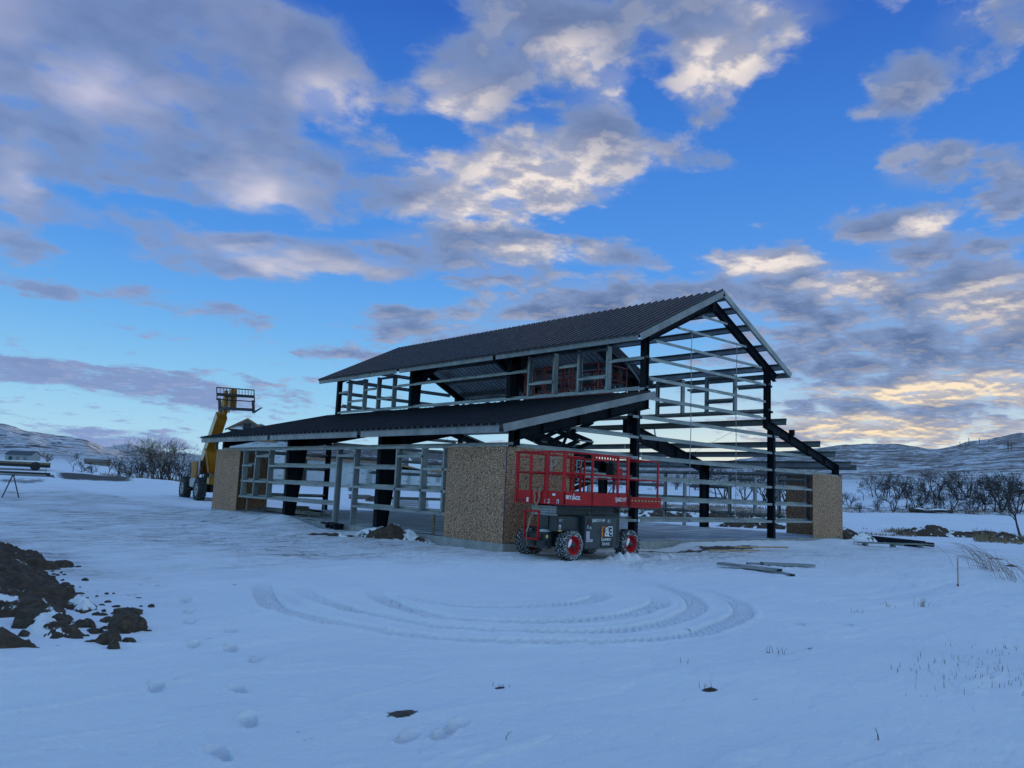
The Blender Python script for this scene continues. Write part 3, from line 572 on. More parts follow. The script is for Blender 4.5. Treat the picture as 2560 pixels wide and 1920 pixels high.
# long walls: left x=0, right x=WX
def cee_stud(x,y,z0,z1,sg,flip,mat='galv',w=.2,fl=.066):
    mb=MB(); u=V(sg,0,0); v=V(0,-1 if flip else 1,0); t=.004
    mb.loft(V(x,y,z0),V(x,y,z1),(0,w,-t/2,t/2),(0,w,-t/2,t/2),u,v)
    for a in (0,w): mb.loft(V(x,y,z0),V(x,y,z1),(a-t/2,a+t/2,0,fl),(a-t/2,a+t/2,0,fl),u,v)
    for a in (.002,w-.022): mb.loft(V(x,y,z0),V(x,y,z1),(a,a+.02,fl-t,fl),(a,a+.02,fl-t,fl),u,v)
    part('stud',mb,M[mat])
    return mb
def wgirt(x,y0,y1,z,sg,mat='galv'):
    mb=MB(); zee(mb,V(x,y0,z+.035),V(x,y1,z+.035),V(sg,0,0),V(0,0,1)); part('girt',mb,M[mat])
for sd_,x in ((1,0.0),(-1,WX)):
    B=sd_==1
    L_=[(8.50,16.0,.60),(2.47,7.32,.60),(8.50,15.92,1.21),(2.47,7.32,1.21),(14.98,15.92,1.82),(8.50,13.48,1.82),(5.0,7.32,1.82),(2.47,3.58,1.82),(-.0,6.2,2.44),(6.22,12.35,2.44),(12.37,18.4,2.44),(13.48,14.75,2.18),(7.32,8.42,2.2),(3.62,4.94,2.18)] if B else \
       [(2.47,6.1,.66),(6.3,12.3,.66),(12.4,16.1,.66),(5.2,12.3,1.27),(12.4,16.1,1.27),(3.88,5.1,1.21),(2.47,2.7,1.21),(5.2,7.4,1.82),(8.75,16.1,1.82),(0,6.2,2.44),(6.22,12.35,2.44),(12.37,18.4,2.44),(3.9,5.1,2.2),(1.5,2.7,2.2)]
    for a,b,z in L_: wgirt(x,a,b,z,sd_)
    S_=[(15.77,.6,2.42,0),(14.75,.6,2.42,1),(13.48,.6,2.42,0),(8.48,.0,2.42,1),(7.31,.0,2.42,0),(4.99,.6,2.42,1),(3.62,.6,2.42,0),(2.60,.6,2.42,0)] if B else \
       [(8.75,.1,2.42,1),(7.55,.0,2.42,0),(5.17,.6,2.42,1),(3.83,.6,2.42,0),(2.75,.6,2.42,1),(1.43,.6,2.42,0),(13.7,.1,2.42,0),(15.8,.6,2.42,1)]
    for y,a,b,f in S_: cee_stud(x,y,a,b,sd_,f)
    if B:
        for y in (15.2,2.95):
            mb=MB(); mb.bx(.03,.07,y,y+.09,0,.56); part('wood_prop',mb,M['woodd'])
    # clerestory wall
    cx=A_ if B else WX-A_
    for a,b,z in [(-.03,6.25,4.55),(6.27,12.4,4.55),(12.42,18.2,4.55),(17.35,18.2,5.49),(14.93,15.94,5.49),(5.18,12.4,5.49),(12.42,13.52,5.49),(0,1.42,5.49),(2.8,3.6,5.49),(16.0,17.3,5.02),(13.62,14.85,5.02),(3.87,5.1,5.02),(1.5,2.72,5.02)]: wgirt(cx,a,b,z-.01,sd_)
    for k,(y,f) in enumerate([(17.31,0),(15.97,0),(14.89,1),(13.6,0),(5.16,1),(3.85,0),(2.78,1),(1.46,0)]): cee_stud(cx,y,4.6,6.0 ,sd_,f)
    for a,b in [(16.0,17.3),(13.62,14.85),(3.87,5.1),(1.5,2.72)]: wgirt(cx,a,b,5.90,sd_,'galvd')
# purlins: lean-to and upper slopes
def purlin(x,z,y0,y1,slope,sg):
    mb=MB(); n=V(-slope*sg,0,1); n/=np.linalg.norm(n); u=V(sg,0,slope); u/=np.linalg.norm(u); p0,p1=V(x,y0,z),V(x,y1,z); t=.004
    mb.loft(p0,p1,(-t/2,t/2,-.21,0),(-t/2,t/2,-.21,0),u,n); mb.loft(p0,p1,(0,.07,-t,0),(0,.07,-t,0),u,n); mb.loft(p0,p1,(-.07,0,-.21,-.21+t),(-.07,0,-.21,-.21+t),u,n)
    mb.loft(p0,p1,(.066,.07,-.025,0),(.066,.07,-.025,0),u,n); part('purlin',mb,M['galvd'])
for sg in (1,-1):
    X=lambda x:x if sg==1 else WX-x
    for k,x in enumerate((5.03,3.75,2.48,1.24,-.08)):
        if sg==-1 and k==1: continue
        for y0,y1 in ((-.36,9.3),(9.31,18.95)): purlin(X(x),zlean(x)-.012,y0,y1,.25,sg)
    for x in (5.2,6.3,7.4,8.3,8.95):
        for y0,y1 in ((-.34,9.3),(9.31,18.95)): purlin(X(x),zup(x)-.012,y0,y1,.5,sg)
mb=MB(); mb.bx(14.35,14.47,-.02,.16,zlean(14.4)-.24,zlean(14.4)-.02); part('purlin_clip',mb,M['frame'])
# eave and rake channels
def chan(p0,p1,u,v,h,mat='fascia',fl=.07,lab=None):
    mb=MB(); t=.004
    mb.loft(p0,p1,(-t,0,-h,0),(-t,0,-h,0),u,v); mb.loft(p0,p1,(0,fl,-t,0),(0,fl,-t,0),u,v); mb.loft(p0,p1,(0,fl,-h,-h+t),(0,fl,-h,-h+t),u,v); return part('fascia',mb,M[mat],lab)
zz=V(0,0,1)
for a,b in ((-.30,6.14),(6.37,12.39),(12.61,18.94)): chan(V(-.56,a,zlean(-.56)-.012),V(-.56,b,zlean(-.56)-.012),V(1,0,0),zz,.185)
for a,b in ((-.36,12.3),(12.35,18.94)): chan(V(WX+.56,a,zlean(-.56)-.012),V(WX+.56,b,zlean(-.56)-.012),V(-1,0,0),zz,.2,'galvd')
for a,b in ((-.30,6.15),(6.31,12.24),(12.41,18.94)):
    chan(V(4.75,a,zup(4.75)-.012),V(4.75,b,zup(4.75)-.012),V(1,0,0),zz,.175)
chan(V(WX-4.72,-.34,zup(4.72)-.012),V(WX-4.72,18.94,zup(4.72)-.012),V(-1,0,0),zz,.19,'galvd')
for Y_,uy in ((-.36,1),(18.97,-1)):
    n1_=V(-.2425,0,.9701); n2_=V(-.4472,0,.8944)
    chan(V(-.50,Y_,zlean(-.50)+.0),V(5.52,Y_,zlean(5.52)+.0),V(0,uy,0),n1_,.20)
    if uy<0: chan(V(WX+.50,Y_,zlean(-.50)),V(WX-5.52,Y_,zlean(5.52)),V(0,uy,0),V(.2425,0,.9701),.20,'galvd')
    chan(V(4.72,Y_,zup(4.72)),V(9.12,Y_,zup(9.12)),V(0,uy,0),n2_,.20)
    chan(V(9.17,Y_,zup(9.17)),V(WX-4.66,Y_,zup(4.66)),V(0,uy,0),V(.4472,0,.8944),.20,'galv')
for xg in (.6,1.8,3.1,4.4): mb=MB(); mb.bx(xg,xg+.02,-.36,.0,zlean(xg)-.22,zlean(xg)-.19); part('outlooker',mb,M['galvd'])
# ribbed roof sheets
def roof(x0,x1,zf,y0,y1):
    ys=[];hs=[]; y=y0
    while y<y1-.001:
        for dy,h in ((0,0),(.016,.058),(.070,.058),(.086,0)):
            if y+dy<=y1: ys.append(y+dy); hs.append(h)
        y+=.305
    ys.append(y1); hs.append(0); n=len(ys); nx=2; xs=[x0,x1]; Vv=[];Ff=[];mm=[]
    for lay,(dz,) in enumerate(((.006,),(0.0,))):
        for x in xs:
            for yv,h in zip(ys,hs): Vv.append((x,yv,zf(x)+h+dz))
    for lay in (0,1):
        o=lay*2*n
        for k in range(n-1): Ff.append((o+k,o+k+1,o+n+k+1,o+n+k)); mm.append(lay)
    for a in (0,n):
        for k in range(n-1): Ff.append((a+k,a+k+1,a+2*n+k+1,a+2*n+k)); mm.append(0)
    for k in (0,n-1): Ff.append((k,k+n,k+3*n,k+2*n)); mm.append(0)
    mb=MB(); mb.add(Vv,Ff,mm); return mb
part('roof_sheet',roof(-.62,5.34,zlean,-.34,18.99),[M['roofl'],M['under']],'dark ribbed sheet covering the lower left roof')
part('roof_sheet',roof(4.68,9.14,zup,-.34,18.99),[M['roof'],M['under']],'dark ribbed sheet covering the upper left slope')
part('roof_sheet',roof(9.15,WX-4.68,zup,5.95,18.99),[M['roof'],M['under']],'ribbed sheet covering the far part of the upper right slope')
# OSB corners
def osb(a,b,fixed,axis,z0=0,z1=2.44,t=.012,off=0):
    mb=MB()
    if axis=='x': mb.bx(a,b,fixed-t,fixed,z0,z1)
    else: mb.bx(fixed-t,fixed,a,b,z0,z1)
    o=part('sheathing_board',mb,M['osb']); return o
for a,b in ((.002,1.222),(1.226,2.44)):
    osb(a-.012 if a<.1 else a,b,-.004,'x',z1=2.43); osb(WX-b,WX-a,-.004,'x',z1=2.44); osb(a,b,LY+.016,'x'); osb(WX-b,WX-a,LY+.016,'x')
    osb(a+.006,b,-.004,'y',z1=2.43); osb(LY-b,LY-a,-.004,'y',z1=2.44); osb(a,b,WX+.016,'y'); osb(LY-b,LY-a,WX+.016,'y')
mb=MB(); mb.bx(-.022,-.010,-.024,-.012,.0,2.43); part('corner_tape',mb,M['blue'])
# bracing rods
for a,b in (((6.2,12.42,.6),(12.2,18.4,3.9)),((12.1,6.3,4.0),(5.9,12.4,4.0)),((13.1,.2,4.6),(16.5,6.2,3.2))):
    mb=MB(); mb.tube([a,b],.006,4); part('brace_rod',mb,M['frame'])
for a,b in (((5.6,.25,4.75),(5.6,1.0,5.65)),((13.6,6.25,3.85),(13.35,6.9,4.2)),((16.6,6.25,3.0),(17.1,6.9,3.3)),((13.5,.3,3.9),(13.9,.9,4.15)),((14.3,6.3,3.5),(14.5,6.6,4.25))):
    mb=MB(); mb.loft(a,b,(-.03,.03,-.003,.003),(-.03,.03,-.003,.003),V(.7,-.7,0),V(0,0,1)); part('flange_brace',mb,M['galv'])
# ================================================================ scissor lifts
def wheel(parent,c,out,r=.355,wdt=.30,tm='tyres',rimm='red',rr=.6,lug=True,snow=False):
    """c = centre of the wheel's outer face, out = unit vector pointing outwards (local axes of parent)"""
    c=V(*c); out=V(*out); mb=MB(); w_=wdt
    mb.lathe(c,-out,[(0.02,r*rr),(0,r*.68),(0,r*.82),(.02,r*.93),(.05,r*.965),(w_-.05,r*.965),(w_-.02,r*.93),(w_,r*.82),(w_,r*.6),(w_-.03,r*rr)],40)
    a=np.cross(out,[0,0,1.]); b=V(0,0,1); n=22
    for k in range(n):
        for s in (0,1):
            th=2*math.pi*(k+.5*s)/n; th2=th+(.30)
            P=[]
            for (ang,h,) in ((th,.01),(th2,w_*.52)) :
                hh=h if s==0 else w_-h
                for rad_ in (r*.95,r*1.0):
                    for dth in (-.05,.05): P.append(c-out*hh+rad_*(math.cos(ang+dth)*a+math.sin(ang+dth)*b))
            mb.hexa([P[0],P[1],P[5],P[4],P[2],P[3],P[7],P[6]],1)
    t_=mb.build('wheel',[M[tm],M['lug'] if tm=='tyres' else M[tm]],parent)
    mb=MB(); mb.lathe(c,-out,[(.015,r*rr+.004),(.01,r*rr-.02),(.05,r*rr-.035),(.09,r*.46),(.10,r*.30),(.05,r*.27),(.045,0)],32); mb.lathe(c,-out,[(w_-.03,r*rr+.004),(w_-.06,r*.4),(w_-.06,0)],24)
    o=mb.build('rim',M[rimm],t_)
    mb=MB(); mb.lathe(c,-out,[(.02,0),(.02,.055),(.035,.07),(.06,.075)],16)
    for k in range(6): 
        an=k*math.pi/3; q=c-out*.075+r*.36*(math.cos(an)*a+math.sin(an)*b); mb.lathe(q,out,[(0,.013),(.02,.013),(.02,0)],6,smooth=False)
    mb.build('hub',M['dark'],t_)
    if snow:
        mb=MB(); pts=[]
        for k in range(13):
            an=-.35+k*(1.55/12); pts.append(c-out*.045+r*(.40)*(math.cos(an)*a+math.sin(an)*b))
        mb.tube(pts,[.015+.045*math.sin(math.pi*k/12)**.6 for k in range(13)],8); mb.build('wheel_snow',M['snow'],t_)
    return t_
M['snow']=simple('packed_snow',(.80,.83,.88),.8,0,.04,4,.3)
def rbox(x0,x1,y0,y1,z0,z1): return MB().bx(x0,x1,y0,y1,z0,z1)
def make_lift(name,label,loc,rz,lift,snowy,lettered=True):
    """local axes: x along the machine, y from its near long side to its far one, z up from the ground"""
    L=empty(name,loc,label,'scissor lift',rz); W_=1.60; r=.355
    for x in (0,2.06):
        wheel(L,(x,-.0,r),(0,-1,0),r,.30,'tyres' if snowy else 'tyre',snow=snowy); wheel(L,(x,W_,r),(0,1,0),r,.30,'tyres' if snowy else 'tyre')
    # chassis
    mb=MB(); mb.bx(-.42,2.42,.42,1.18,.30,.62); mb.bx(-.50,-.36,.36,1.24,.26,.58); mb.bx(.42,1.62,.30,1.30,.24,.40)
    mb.tube([(0,.2,r),(0,1.4,r)],.075,10); mb.tube([(2.06,.2,r),(2.06,1.4,r)],.075,10)
    mb.bx(-.14,.14,.30,.44,.26,.50); mb.bx(-.14,.14,1.16,1.30,.26,.50); mb.bx(1.92,2.2,.30,.44,.26,.50)
    mb.build('chassis',M['dark'],L,.012)
    mb=MB(); mb.bx(-.54,-.50,.40,.55,.33,.45); mb.bx(-.54,-.50,.75,.86,.32,.42); mb.build('tow_plate',M['black'],L)
    mb=MB(); mb.bx(-.512,-.505,.34,.40,.50,.57); mb.build('reflector',M['yellow'],L)
    # side cabinets: near one with panel, louvres, decals
    for yy,fl in ((0.02,1),(W_-.40,0)):
        mb=MB(); mb.bx(.36,1.62,yy+.0,yy+.38,.27,1.0); cab=mb.build('engine_cabinet',M['grey'],L,.015)
        mb=MB(); mb.bx(.30,1.66,yy-.02,yy+.40,1.0,1.025); mb.build('cabinet_lid',M['dark'],cab)
    mb=MB(); mb.bx(-.40,.34,.16,.44,.66,1.0); mb.build('hydraulic_cabinet',M['dark'],L,.012)
    mb=MB()
    for k in range(13): z=.36+k*.046; mb.bx(1.50,1.585,.014,.019,z,z+.026)
    mb.build('louvre',M['black'],L)
    mb=MB()
    for i_ in range(4):
        for j in range(3): mb.bx(.80+j*.028,.815+j*.028,.014,.019,.60+i_*.035,.612+i_*.035)
    mb.build('vent_holes',M['black'],L)
    mb=MB(); mb.bx(.43,.58,.013,.019,.70,.96); mb.build('control_recess',M['black'],L)
    mb=MB(); mb.tube([(.47,-.0,.86),(.47,.02,.86)],.018,10); mb.build('stop_button',M['redd'],L)
    mb=MB(); mb.bx(.52,.575,.008,.013,.72,.78); mb.bx(.44,.475,.008,.013,.73,.82); mb.build('switch_plate',M['rim'],L)
    def deco(x0,x1,z0,z1,mat,nm='decal',y=.0145): o=MB().bx(x0,x1,y-.002,y,z0,z1).build(nm,M[mat],L); return o
    X1,Zu=(1,0,0),(0,0,1)
    if lettered:
        deco(.42,.53,.50,.67,'pink'); deco(.42,.64,.43,.49,'pink')
        for k in range(6): MB().bx(.435,.515,.011,.0123,.52+k*.023,.527+k*.023).build('print_line',M['dark'],L)
        for k in range(3): MB().bx(.44,.62,.011,.0123,.445+k*.014,.450+k*.014).build('print_line',M['rust'],L)
        deco(1.16,1.26,.875,.945,'rim'); MB().bx(1.21,1.245,.010,.0123,.89,.93).build('print_mark',M['black'],L)
        text('SJ6832 RT 4X4',.10,(.60,.0115,.89),X1,Zu,M['white'],L,sx=.74,font_w=.4)
        # hire firm's panel: orange block, white block, ampersand, two lines of lettering
        deco(.93,1.36,.305,.80,'navy','company_panel'); y=.0115
        MB().bx(.945,1.10,y-.001,y,.545,.785).build('company_panel_block',M['orange'],L); MB().bx(1.15,1.345,y-.001,y,.545,.785).build('company_panel_block',M['white'],L)
        text('H',.27,(1.0,y-.003,.565),X1,Zu,M['navy'],L,sx=.75,font_w=4); text('E',.27,(1.20,y-.003,.565),X1,Zu,M['navy'],L,sx=.85,font_w=4)
        text('&',.31,(1.045,y-.0055,.555),X1,Zu,M['navy'],L,sx=.95,font_w=6); text('&',.31,(1.045,y-.008,.555),X1,Zu,M['white'],L,sx=.95,font_w=1)
        text('Equipment',.11,(.94,y-.002,.45),X1,Zu,M['white'],L,sx=.74,small=True,font_w=.6); text('Services',.11,(.975,y-.002,.345),X1,Zu,M['white'],L,sx=.74,small=True,font_w=.6)
        text('SKY',.085,(-.37,.148,.88),X1,Zu,M['rim'],L,sx=.8); 
        MB().bx(-.36,-.29,.155,.158,.72,.81).build('decal',M['pink'],L); text('&',.07,(-.35,.153,.73),X1,Zu,M['rust'],L)
        MB().bx(-.38,-.27,.152,.156,.665,.695).build('decal',M['yellow'],L)
    # access ladder hoop at the end
    mb=MB(); x=-.57
    for y in (.60,1.05): mb.bx(x-.02,x+.02,y-.025,y+.025,.46,1.10)
    mb.bx(x-.02,x+.02,.575,1.075,1.07,1.11); mb.bx(x-.02,x+.02,.575,1.075,.44,.48); mb.bx(x-.012,x+.012,.6,1.05,.76,.775)
    mb.build('ladder',M['red'],L)
    if snowy:
        mb=MB(); mb.lathe((-.16,.80,.62),(0,0,1),[(0,.17),(.03,.15),(.05,.08),(.055,0)],14); mb.build('snow_patch',M['snow'],L)
    # scissor stack
    zb=1.02; zt=1.26+lift; n=4 if lift<.5 else 5; Hh=(zt-zb)/n; Larm=2.25; half=math.sqrt(max(.2,(Larm/2)**2-(Hh/2)**2)); xm=.92
    for k in range(n):
        z0,z1=zb+k*Hh,zb+(k+1)*Hh
        for s in (0,1):
            for yy in (.44,1.12):
                mb=MB(); xa,xb=(xm-half,xm+half) if s==0 else (xm+half,xm-half); off=.03 if s==0 else -.03
                hh=.055 if lift<.5 else .075
                p0,p1=V(xa,yy+off,z0),V(xb,yy+off,z1); d=p1-p0; d/=np.linalg.norm(d); v=np.cross([0,1.,0],d); mb.loft(p0,p1,(-.022,.022,-hh,hh),(-.022,.022,-hh,hh),V(0,1,0),v)
                mb.build('scissor_arm',M['dark'],L)
        mb=MB(); mb.tube([(xm,.36,(z0+z1)/2),(xm,1.22,(z0+z1)/2)],.035,10); 
        for xq in (xm-half,xm+half): mb.tube([(xq,.38,z0),(xq,1.2,z0)],.03,8)
        mb.build('pivot_pin',M['rim'],L)
    if lift>.5:
        mb=MB(); mb.tube([(xm-.5,.78,zb+.1),(xm+.3,.78,zb+Hh*2.2)],.06,10); mb.tube([(xm-.3,.78,zb+2*Hh),(xm+.5,.78,zb+Hh*4.2)],.06,10); mb.build('lift_cylinder',M['dark'],L)
    else: # folded stack side covers
        mb=MB(); y=.36
        for z0,z1 in ((1.04,1.13),(1.14,1.255)):
            P=[(-.22,y,z0),(1.70,y,z0),(1.82,y,(z0+z1)/2),(1.70,y,z1),(-.22,y,z1)] if z0<1.1 else [(-.22,y,z0),(1.86,y,z0),(1.72,y,z1),(-.22,y,z1)]
            n_=len(P); Q=[(a,y+.04,c_) for a,_,c_ in P]; mb.add(P+Q,[tuple(range(n_)),tuple(range(2*n_-1,n_-1,-1))]+[(i,(i+1)%n_,(i+1)%n_+n_,i+n_) for i in range(n_)])
        mb.build('scissor_arm',M['dark'],L)
        for z in (1.085,1.195): mb=MB(); mb.lathe((.88,.36,z),(0,-1,0),[(0,.022),(.015,.022),(.015,0)],12); mb.build('pivot_pin',M['rim'],L)
    # platform
    z=zt; xs0,xs1,xe=-.40,1.90,3.20; D=empty_part('platform',L)
    mb=MB(); mb.bx(xs0,xs1,0.03,W_-.03,z,z+.04); mb.bx(1.2,xe,.06,W_-.06,z+.045,z+.085)
    mb.build('deck',M['redd'],D)
    mb=MB(); mb.bx(xs0,xs1,0,.025,z-.0,z+.30); mb.bx(xs0,xs1,W_-.025,W_,z,z+.30); mb.bx(xs0-.02,xs0,0,W_,z,z+.30); mb.bx(xs0,xs1,-.012,0,z+.0,z+.02)
    mb.build('toe_board',M['red'],D,.004)
    mb=MB(); mb.bx(xs1+.03,xe,-.01,.018,z-.02,z+.24); mb.bx(xs1+.03,xe,W_-.02,W_+.008,z-.02,z+.24); mb.bx(xe-.025,xe,.02,W_-.02,z-.02,z+.24); mb.bx(xs1+.03,xe-.05,-.018,-.010,z+.06,z+.075)
    mb.build('extension_toe_board',M['red'],D,.004)
    def rail(P,nm='guardrail',rr_=.023,mat='red'): mb=MB(); mb.tube(P,rr_,8); mb.build(nm,M[mat],D)
    zt_,zm=z+1.20,z+.72
    # main rails, near side / far side / end
    for y in (.02,W_-.02):
        for zz_ in (zt_,zm): rail([(xs0,y,zz_),(xs1+.08,y,zz_)])
        for x in (xs0+.02,.57,1.50,1.86): mb=MB(); ww=.045 if x in (xs0+.02,) else .026; mb.bx(x-ww,x+ww,y-.02,y+.02,z,zt_); mb.build('post',M['red'],D)
        for x in (1.56,1.96,xe-.06): mb=MB(); q=.045 if y<1 else -.045; mb.bx(x-.02,x+.02,y+q-.018,y+q+.018,z+.05,zt_-.03); mb.build('post',M['red'],D)
        for zz_ in (zt_-.04,zm-.05): q=.045 if y<1 else -.045; rail([(1.30,y+q,zz_),(xe-.06,y+q,zz_)],rr_=.016)
    for zz_ in (zt_-.04,zm-.05): rail([(xe-.06,.065,zz_),(xe-.06,W_-.065,zz_)],rr_=.016)
    for y in (1.56,1.07,.52): mb=MB(); mb.bx(xs0-.035,xs0+.0,y-.035,y+.035,z,zt_); mb.build('post',M['red'],D)
    for zz_ in (zt_,zm): rail([(xs0-.015,.02,zz_),(xs0-.015,W_-.02,zz_)])
    # entry gate frame
    for y in (1.13,): 
        rail([(xs0-.02,1.52,zt_-.12),(xs0-.02,1.13,zt_-.12),(xs0-.02,1.10,zt_-.2),(xs0-.02,1.10,z+.38)],'gate',.014); rail([(xs0+.02,.56,zm-.03),(xs0+.02,1.03,zm+.02)],'gate',.014)
    mb=MB(); mb.bx(xs0-.05,xs0-.02,1.5,1.58,z+.36,z+.46); mb.build('gate_latch',M['redd'],D)
    # drilled plate under the top rail
    mb=MB(); y=.0; mb.bx(.62,1.48,y+.01,y+.016,zt_-.045,zt_-.012); mb.bx(.62,1.48,y+.01,y+.016,zt_-.12,zt_-.095)
    for k in range(9): x=.62+k*.1; mb.bx(x,x+.06,y+.01,y+.016,zt_-.095,zt_-.045)
    mb.build('drilled_plate',M['red'],D)
    for x in (.72,1.66):
        rail([(x,W_-.06,zt_-.08),(x+.16,W_-.06,zt_-.08),(x+.19,W_-.06,zt_-.12),(x+.17,W_-.06,zt_-.22),(x+.12,W_-.06,zt_-.26),(x,W_-.06,zt_-.26)],'grab_handle',.012,'rim'); rail([(x,W_-.06,zt_-.08),(x,W_-.06,zt_-.55)],'grab_handle',.012,'rim')
    # control box with guard
    bx_=xe-.30; mb=MB(); mb.bx(bx_-.14,bx_+.12,W_-.36,W_-.10,zt_-.42,zt_-.12); mb.lathe((bx_-.02,W_-.23,zt_-.12),(0,0,1),[(0,.12),(.06,.10),(.09,.05),(.10,0)],12); mb.build('control_box',M['black'],D,.02)
    mb=MB(); y=W_-.37; mb.add([(bx_-.08,y,zt_-.24),(bx_+.22,y,zt_-.22),(bx_+.22,y,zt_-.52),(bx_+.12,y,zt_-.42),(bx_-.08,y-.01,zt_-.24),(bx_+.22,y-.01,zt_-.22),(bx_+.22,y-.01,zt_-.52),(bx_+.12,y-.01,zt_-.42)],[(0,1,2,3),(7,6,5,4),(0,4,5,1),(1,5,6,2),(2,6,7,3),(3,7,4,0)]); mb.build('control_bracket',M['red'],D)
    rail([(bx_,W_-.3,zt_-.42),(bx_+.01,W_-.3,zt_-.8),(bx_-.12,W_-.3,z+.45),(bx_-.35,W_-.3,z+.12),(bx_-.5,W_-.3,z+.09)],'cable',.010,'black')
    if lettered:
        text('SKY',.115,(-.33,-.0035,z+.14),X1,Zu,M['white'],D,sx=.95,font_w=3); text('ACK',.115,(-.07,-.0035,z+.13),X1,Zu,M['white'],D,sx=.95,font_w=3)
        mb=MB(); y=-.004
        for P in [[((a-.315)*.8-.125,(b-z)*.85+z+.04) for a,b in P_] for P_ in ([(.315,z+.09),(.335,z+.10),(.365,z+.20),(.395,z+.265),(.375,z+.25),(.345,z+.19)],[(.345,z+.085),(.375,z+.11),(.385,z+.18),(.425,z+.26),(.395,z+.235),(.365,z+.17)])]:
            n_=len(P); mb.add([(a,y,b) for a,b in P]+[(a,y+.004,b) for a,b in P],[tuple(range(n_)),tuple(range(2*n_-1,n_-1,-1))]+[(i,(i+1)%n_,(i+1)%n_+n_,i+n_) for i in range(n_)])
        mb.build('lettering',M['white'],D)
        text('SJ6832 RT',.135,(1.40,-.0035,z+.12),X1,Zu,M['white'],D,sx=.74,font_w=.6)
        MB().bx(1.46,1.66,-.003,0,z+.04,z+.085).build('decal',M['rust'],D)
        mb=MB(); mb.bx(xs1+.06,xe-.04,-.0135,-.010,z+.135,z+.165); mb.build('hazard_tape',M['black'],D)
        for k in range(9):
            x=xs1+.08+k*.135; mb=MB(); mb.hexa([(x,-.0165,z+.138),(x+.06,-.0165,z+.138),(x+.06,-.0137,z+.138),(x,-.0137,z+.138),(x+.02,-.0165,z+.162),(x+.08,-.0165,z+.162),(x+.08,-.0137,z+.162),(x+.02,-.0137,z+.162)]); mb.build('hazard_mark',M['yellow'],D)
        for a,b,c_,d_,m_ in ((-.30,-.24,.05,.12,'white'),(-.38,-.30,.18,.22,'white'),(.18-.35,.27-.35,.22,.27,'white'),(-.10,.0,.03,.12,'white'),(.02,.07,.03,.10,'pink')): 
            pass
        e_=xs0-.022; MB().bx(e_-.003,e_,.24,.33,z+.20,z+.25).build('decal',M['white'],D); MB().bx(e_-.003,e_,.42,.58,z+.02,z+.12).build('decal',M['rim'],D); MB().bx(e_-.005,e_-.003,.44,.56,z+.05,z+.095).build('decal_print',M['blue'],D)
        MB().bx(e_-.003,e_,.12,.19,z+.03,z+.12).build('decal',M['pink'],D); text('8',.08,(e_-.005,.18,z+.04),(0,-1,0),Zu,M['rust'],D)
        # end toe board decals (face looks along -x)
        text('1827790',.10,(xs0-.022,1.52,z+.02),(0,-1,0),Zu,M['rust'],D,sx=.8); MB().bx(xs0-.024,xs0-.020,1.07,1.18,z+.03,z+.13).build('decal',M['white'],D)
        # hose loop near the extension
        rail([(1.93,-.03,z+.36),(1.88,-.05,z+.44),(1.84,-.05,z+.40),(1.90,-.045,z+.30),(1.945,-.045,z+.15),(1.94,-.045,z+.0),(1.86,-.03,z-.10),(1.70,.05,z-.13),(1.58,.2,z-.06)],'hose',.011,'black')
    return L
def empty_part(name,parent):
    # platform carrier: a slim sub-frame mesh that the rails and boards hang from
    z=1.26; mb=MB(); mb.bx(-.38,1.88,.30,.36,-.001,-.0); o=None
    b=bpy.data.objects.new(name,None); COL.objects.link(b); b.parent=parent; return b
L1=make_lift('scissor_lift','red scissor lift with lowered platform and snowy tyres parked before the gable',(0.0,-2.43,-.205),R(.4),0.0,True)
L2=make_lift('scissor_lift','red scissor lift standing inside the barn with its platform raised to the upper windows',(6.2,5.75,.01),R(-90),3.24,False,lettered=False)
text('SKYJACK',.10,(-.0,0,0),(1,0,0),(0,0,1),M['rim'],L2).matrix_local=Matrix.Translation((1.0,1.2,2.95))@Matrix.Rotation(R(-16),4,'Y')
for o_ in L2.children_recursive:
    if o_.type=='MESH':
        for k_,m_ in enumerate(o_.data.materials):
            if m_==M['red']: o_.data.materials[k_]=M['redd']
# cloth straps on the front lift
mb=MB(); Y0=-2.43
for PP in ([(.66,1.40),(.69,1.36),(.72,1.27),(.70,1.19),(.73,1.12),(.77,1.05),(.75,.98)],[(.80,1.39),(.86,1.37),(.88,1.28),(.84,1.20),(.87,1.13),(.83,1.05),(.76,.98)],[(.86,1.37),(.78,1.33),(.71,1.28)],[(.75,.98),(.84,.86),(.86,.70),(.86,.62),(.90,.50),(.94,.40)],[(.94,.40),(.93,.22),(.90,.10)]):
    pts=[(-.47-.012*(k%2)-(.14 if b<.75 else 0),Y0+a,b) for k,(a,b) in enumerate(PP)]
    for a,b in zip(pts[:-1],pts[1:]): wv=.026 if PP[0][1]>.5 else .006; mb.loft(a,b,(-.004,.004,-wv,wv),(-.004,.004,-wv*.85,wv*.85),V(1,0,0),V(0,1,.2))
tag(mb.build('cloth_strap',M['tan']),'frayed tan cloth strap hanging over the red platform edge of the front lift','strap')
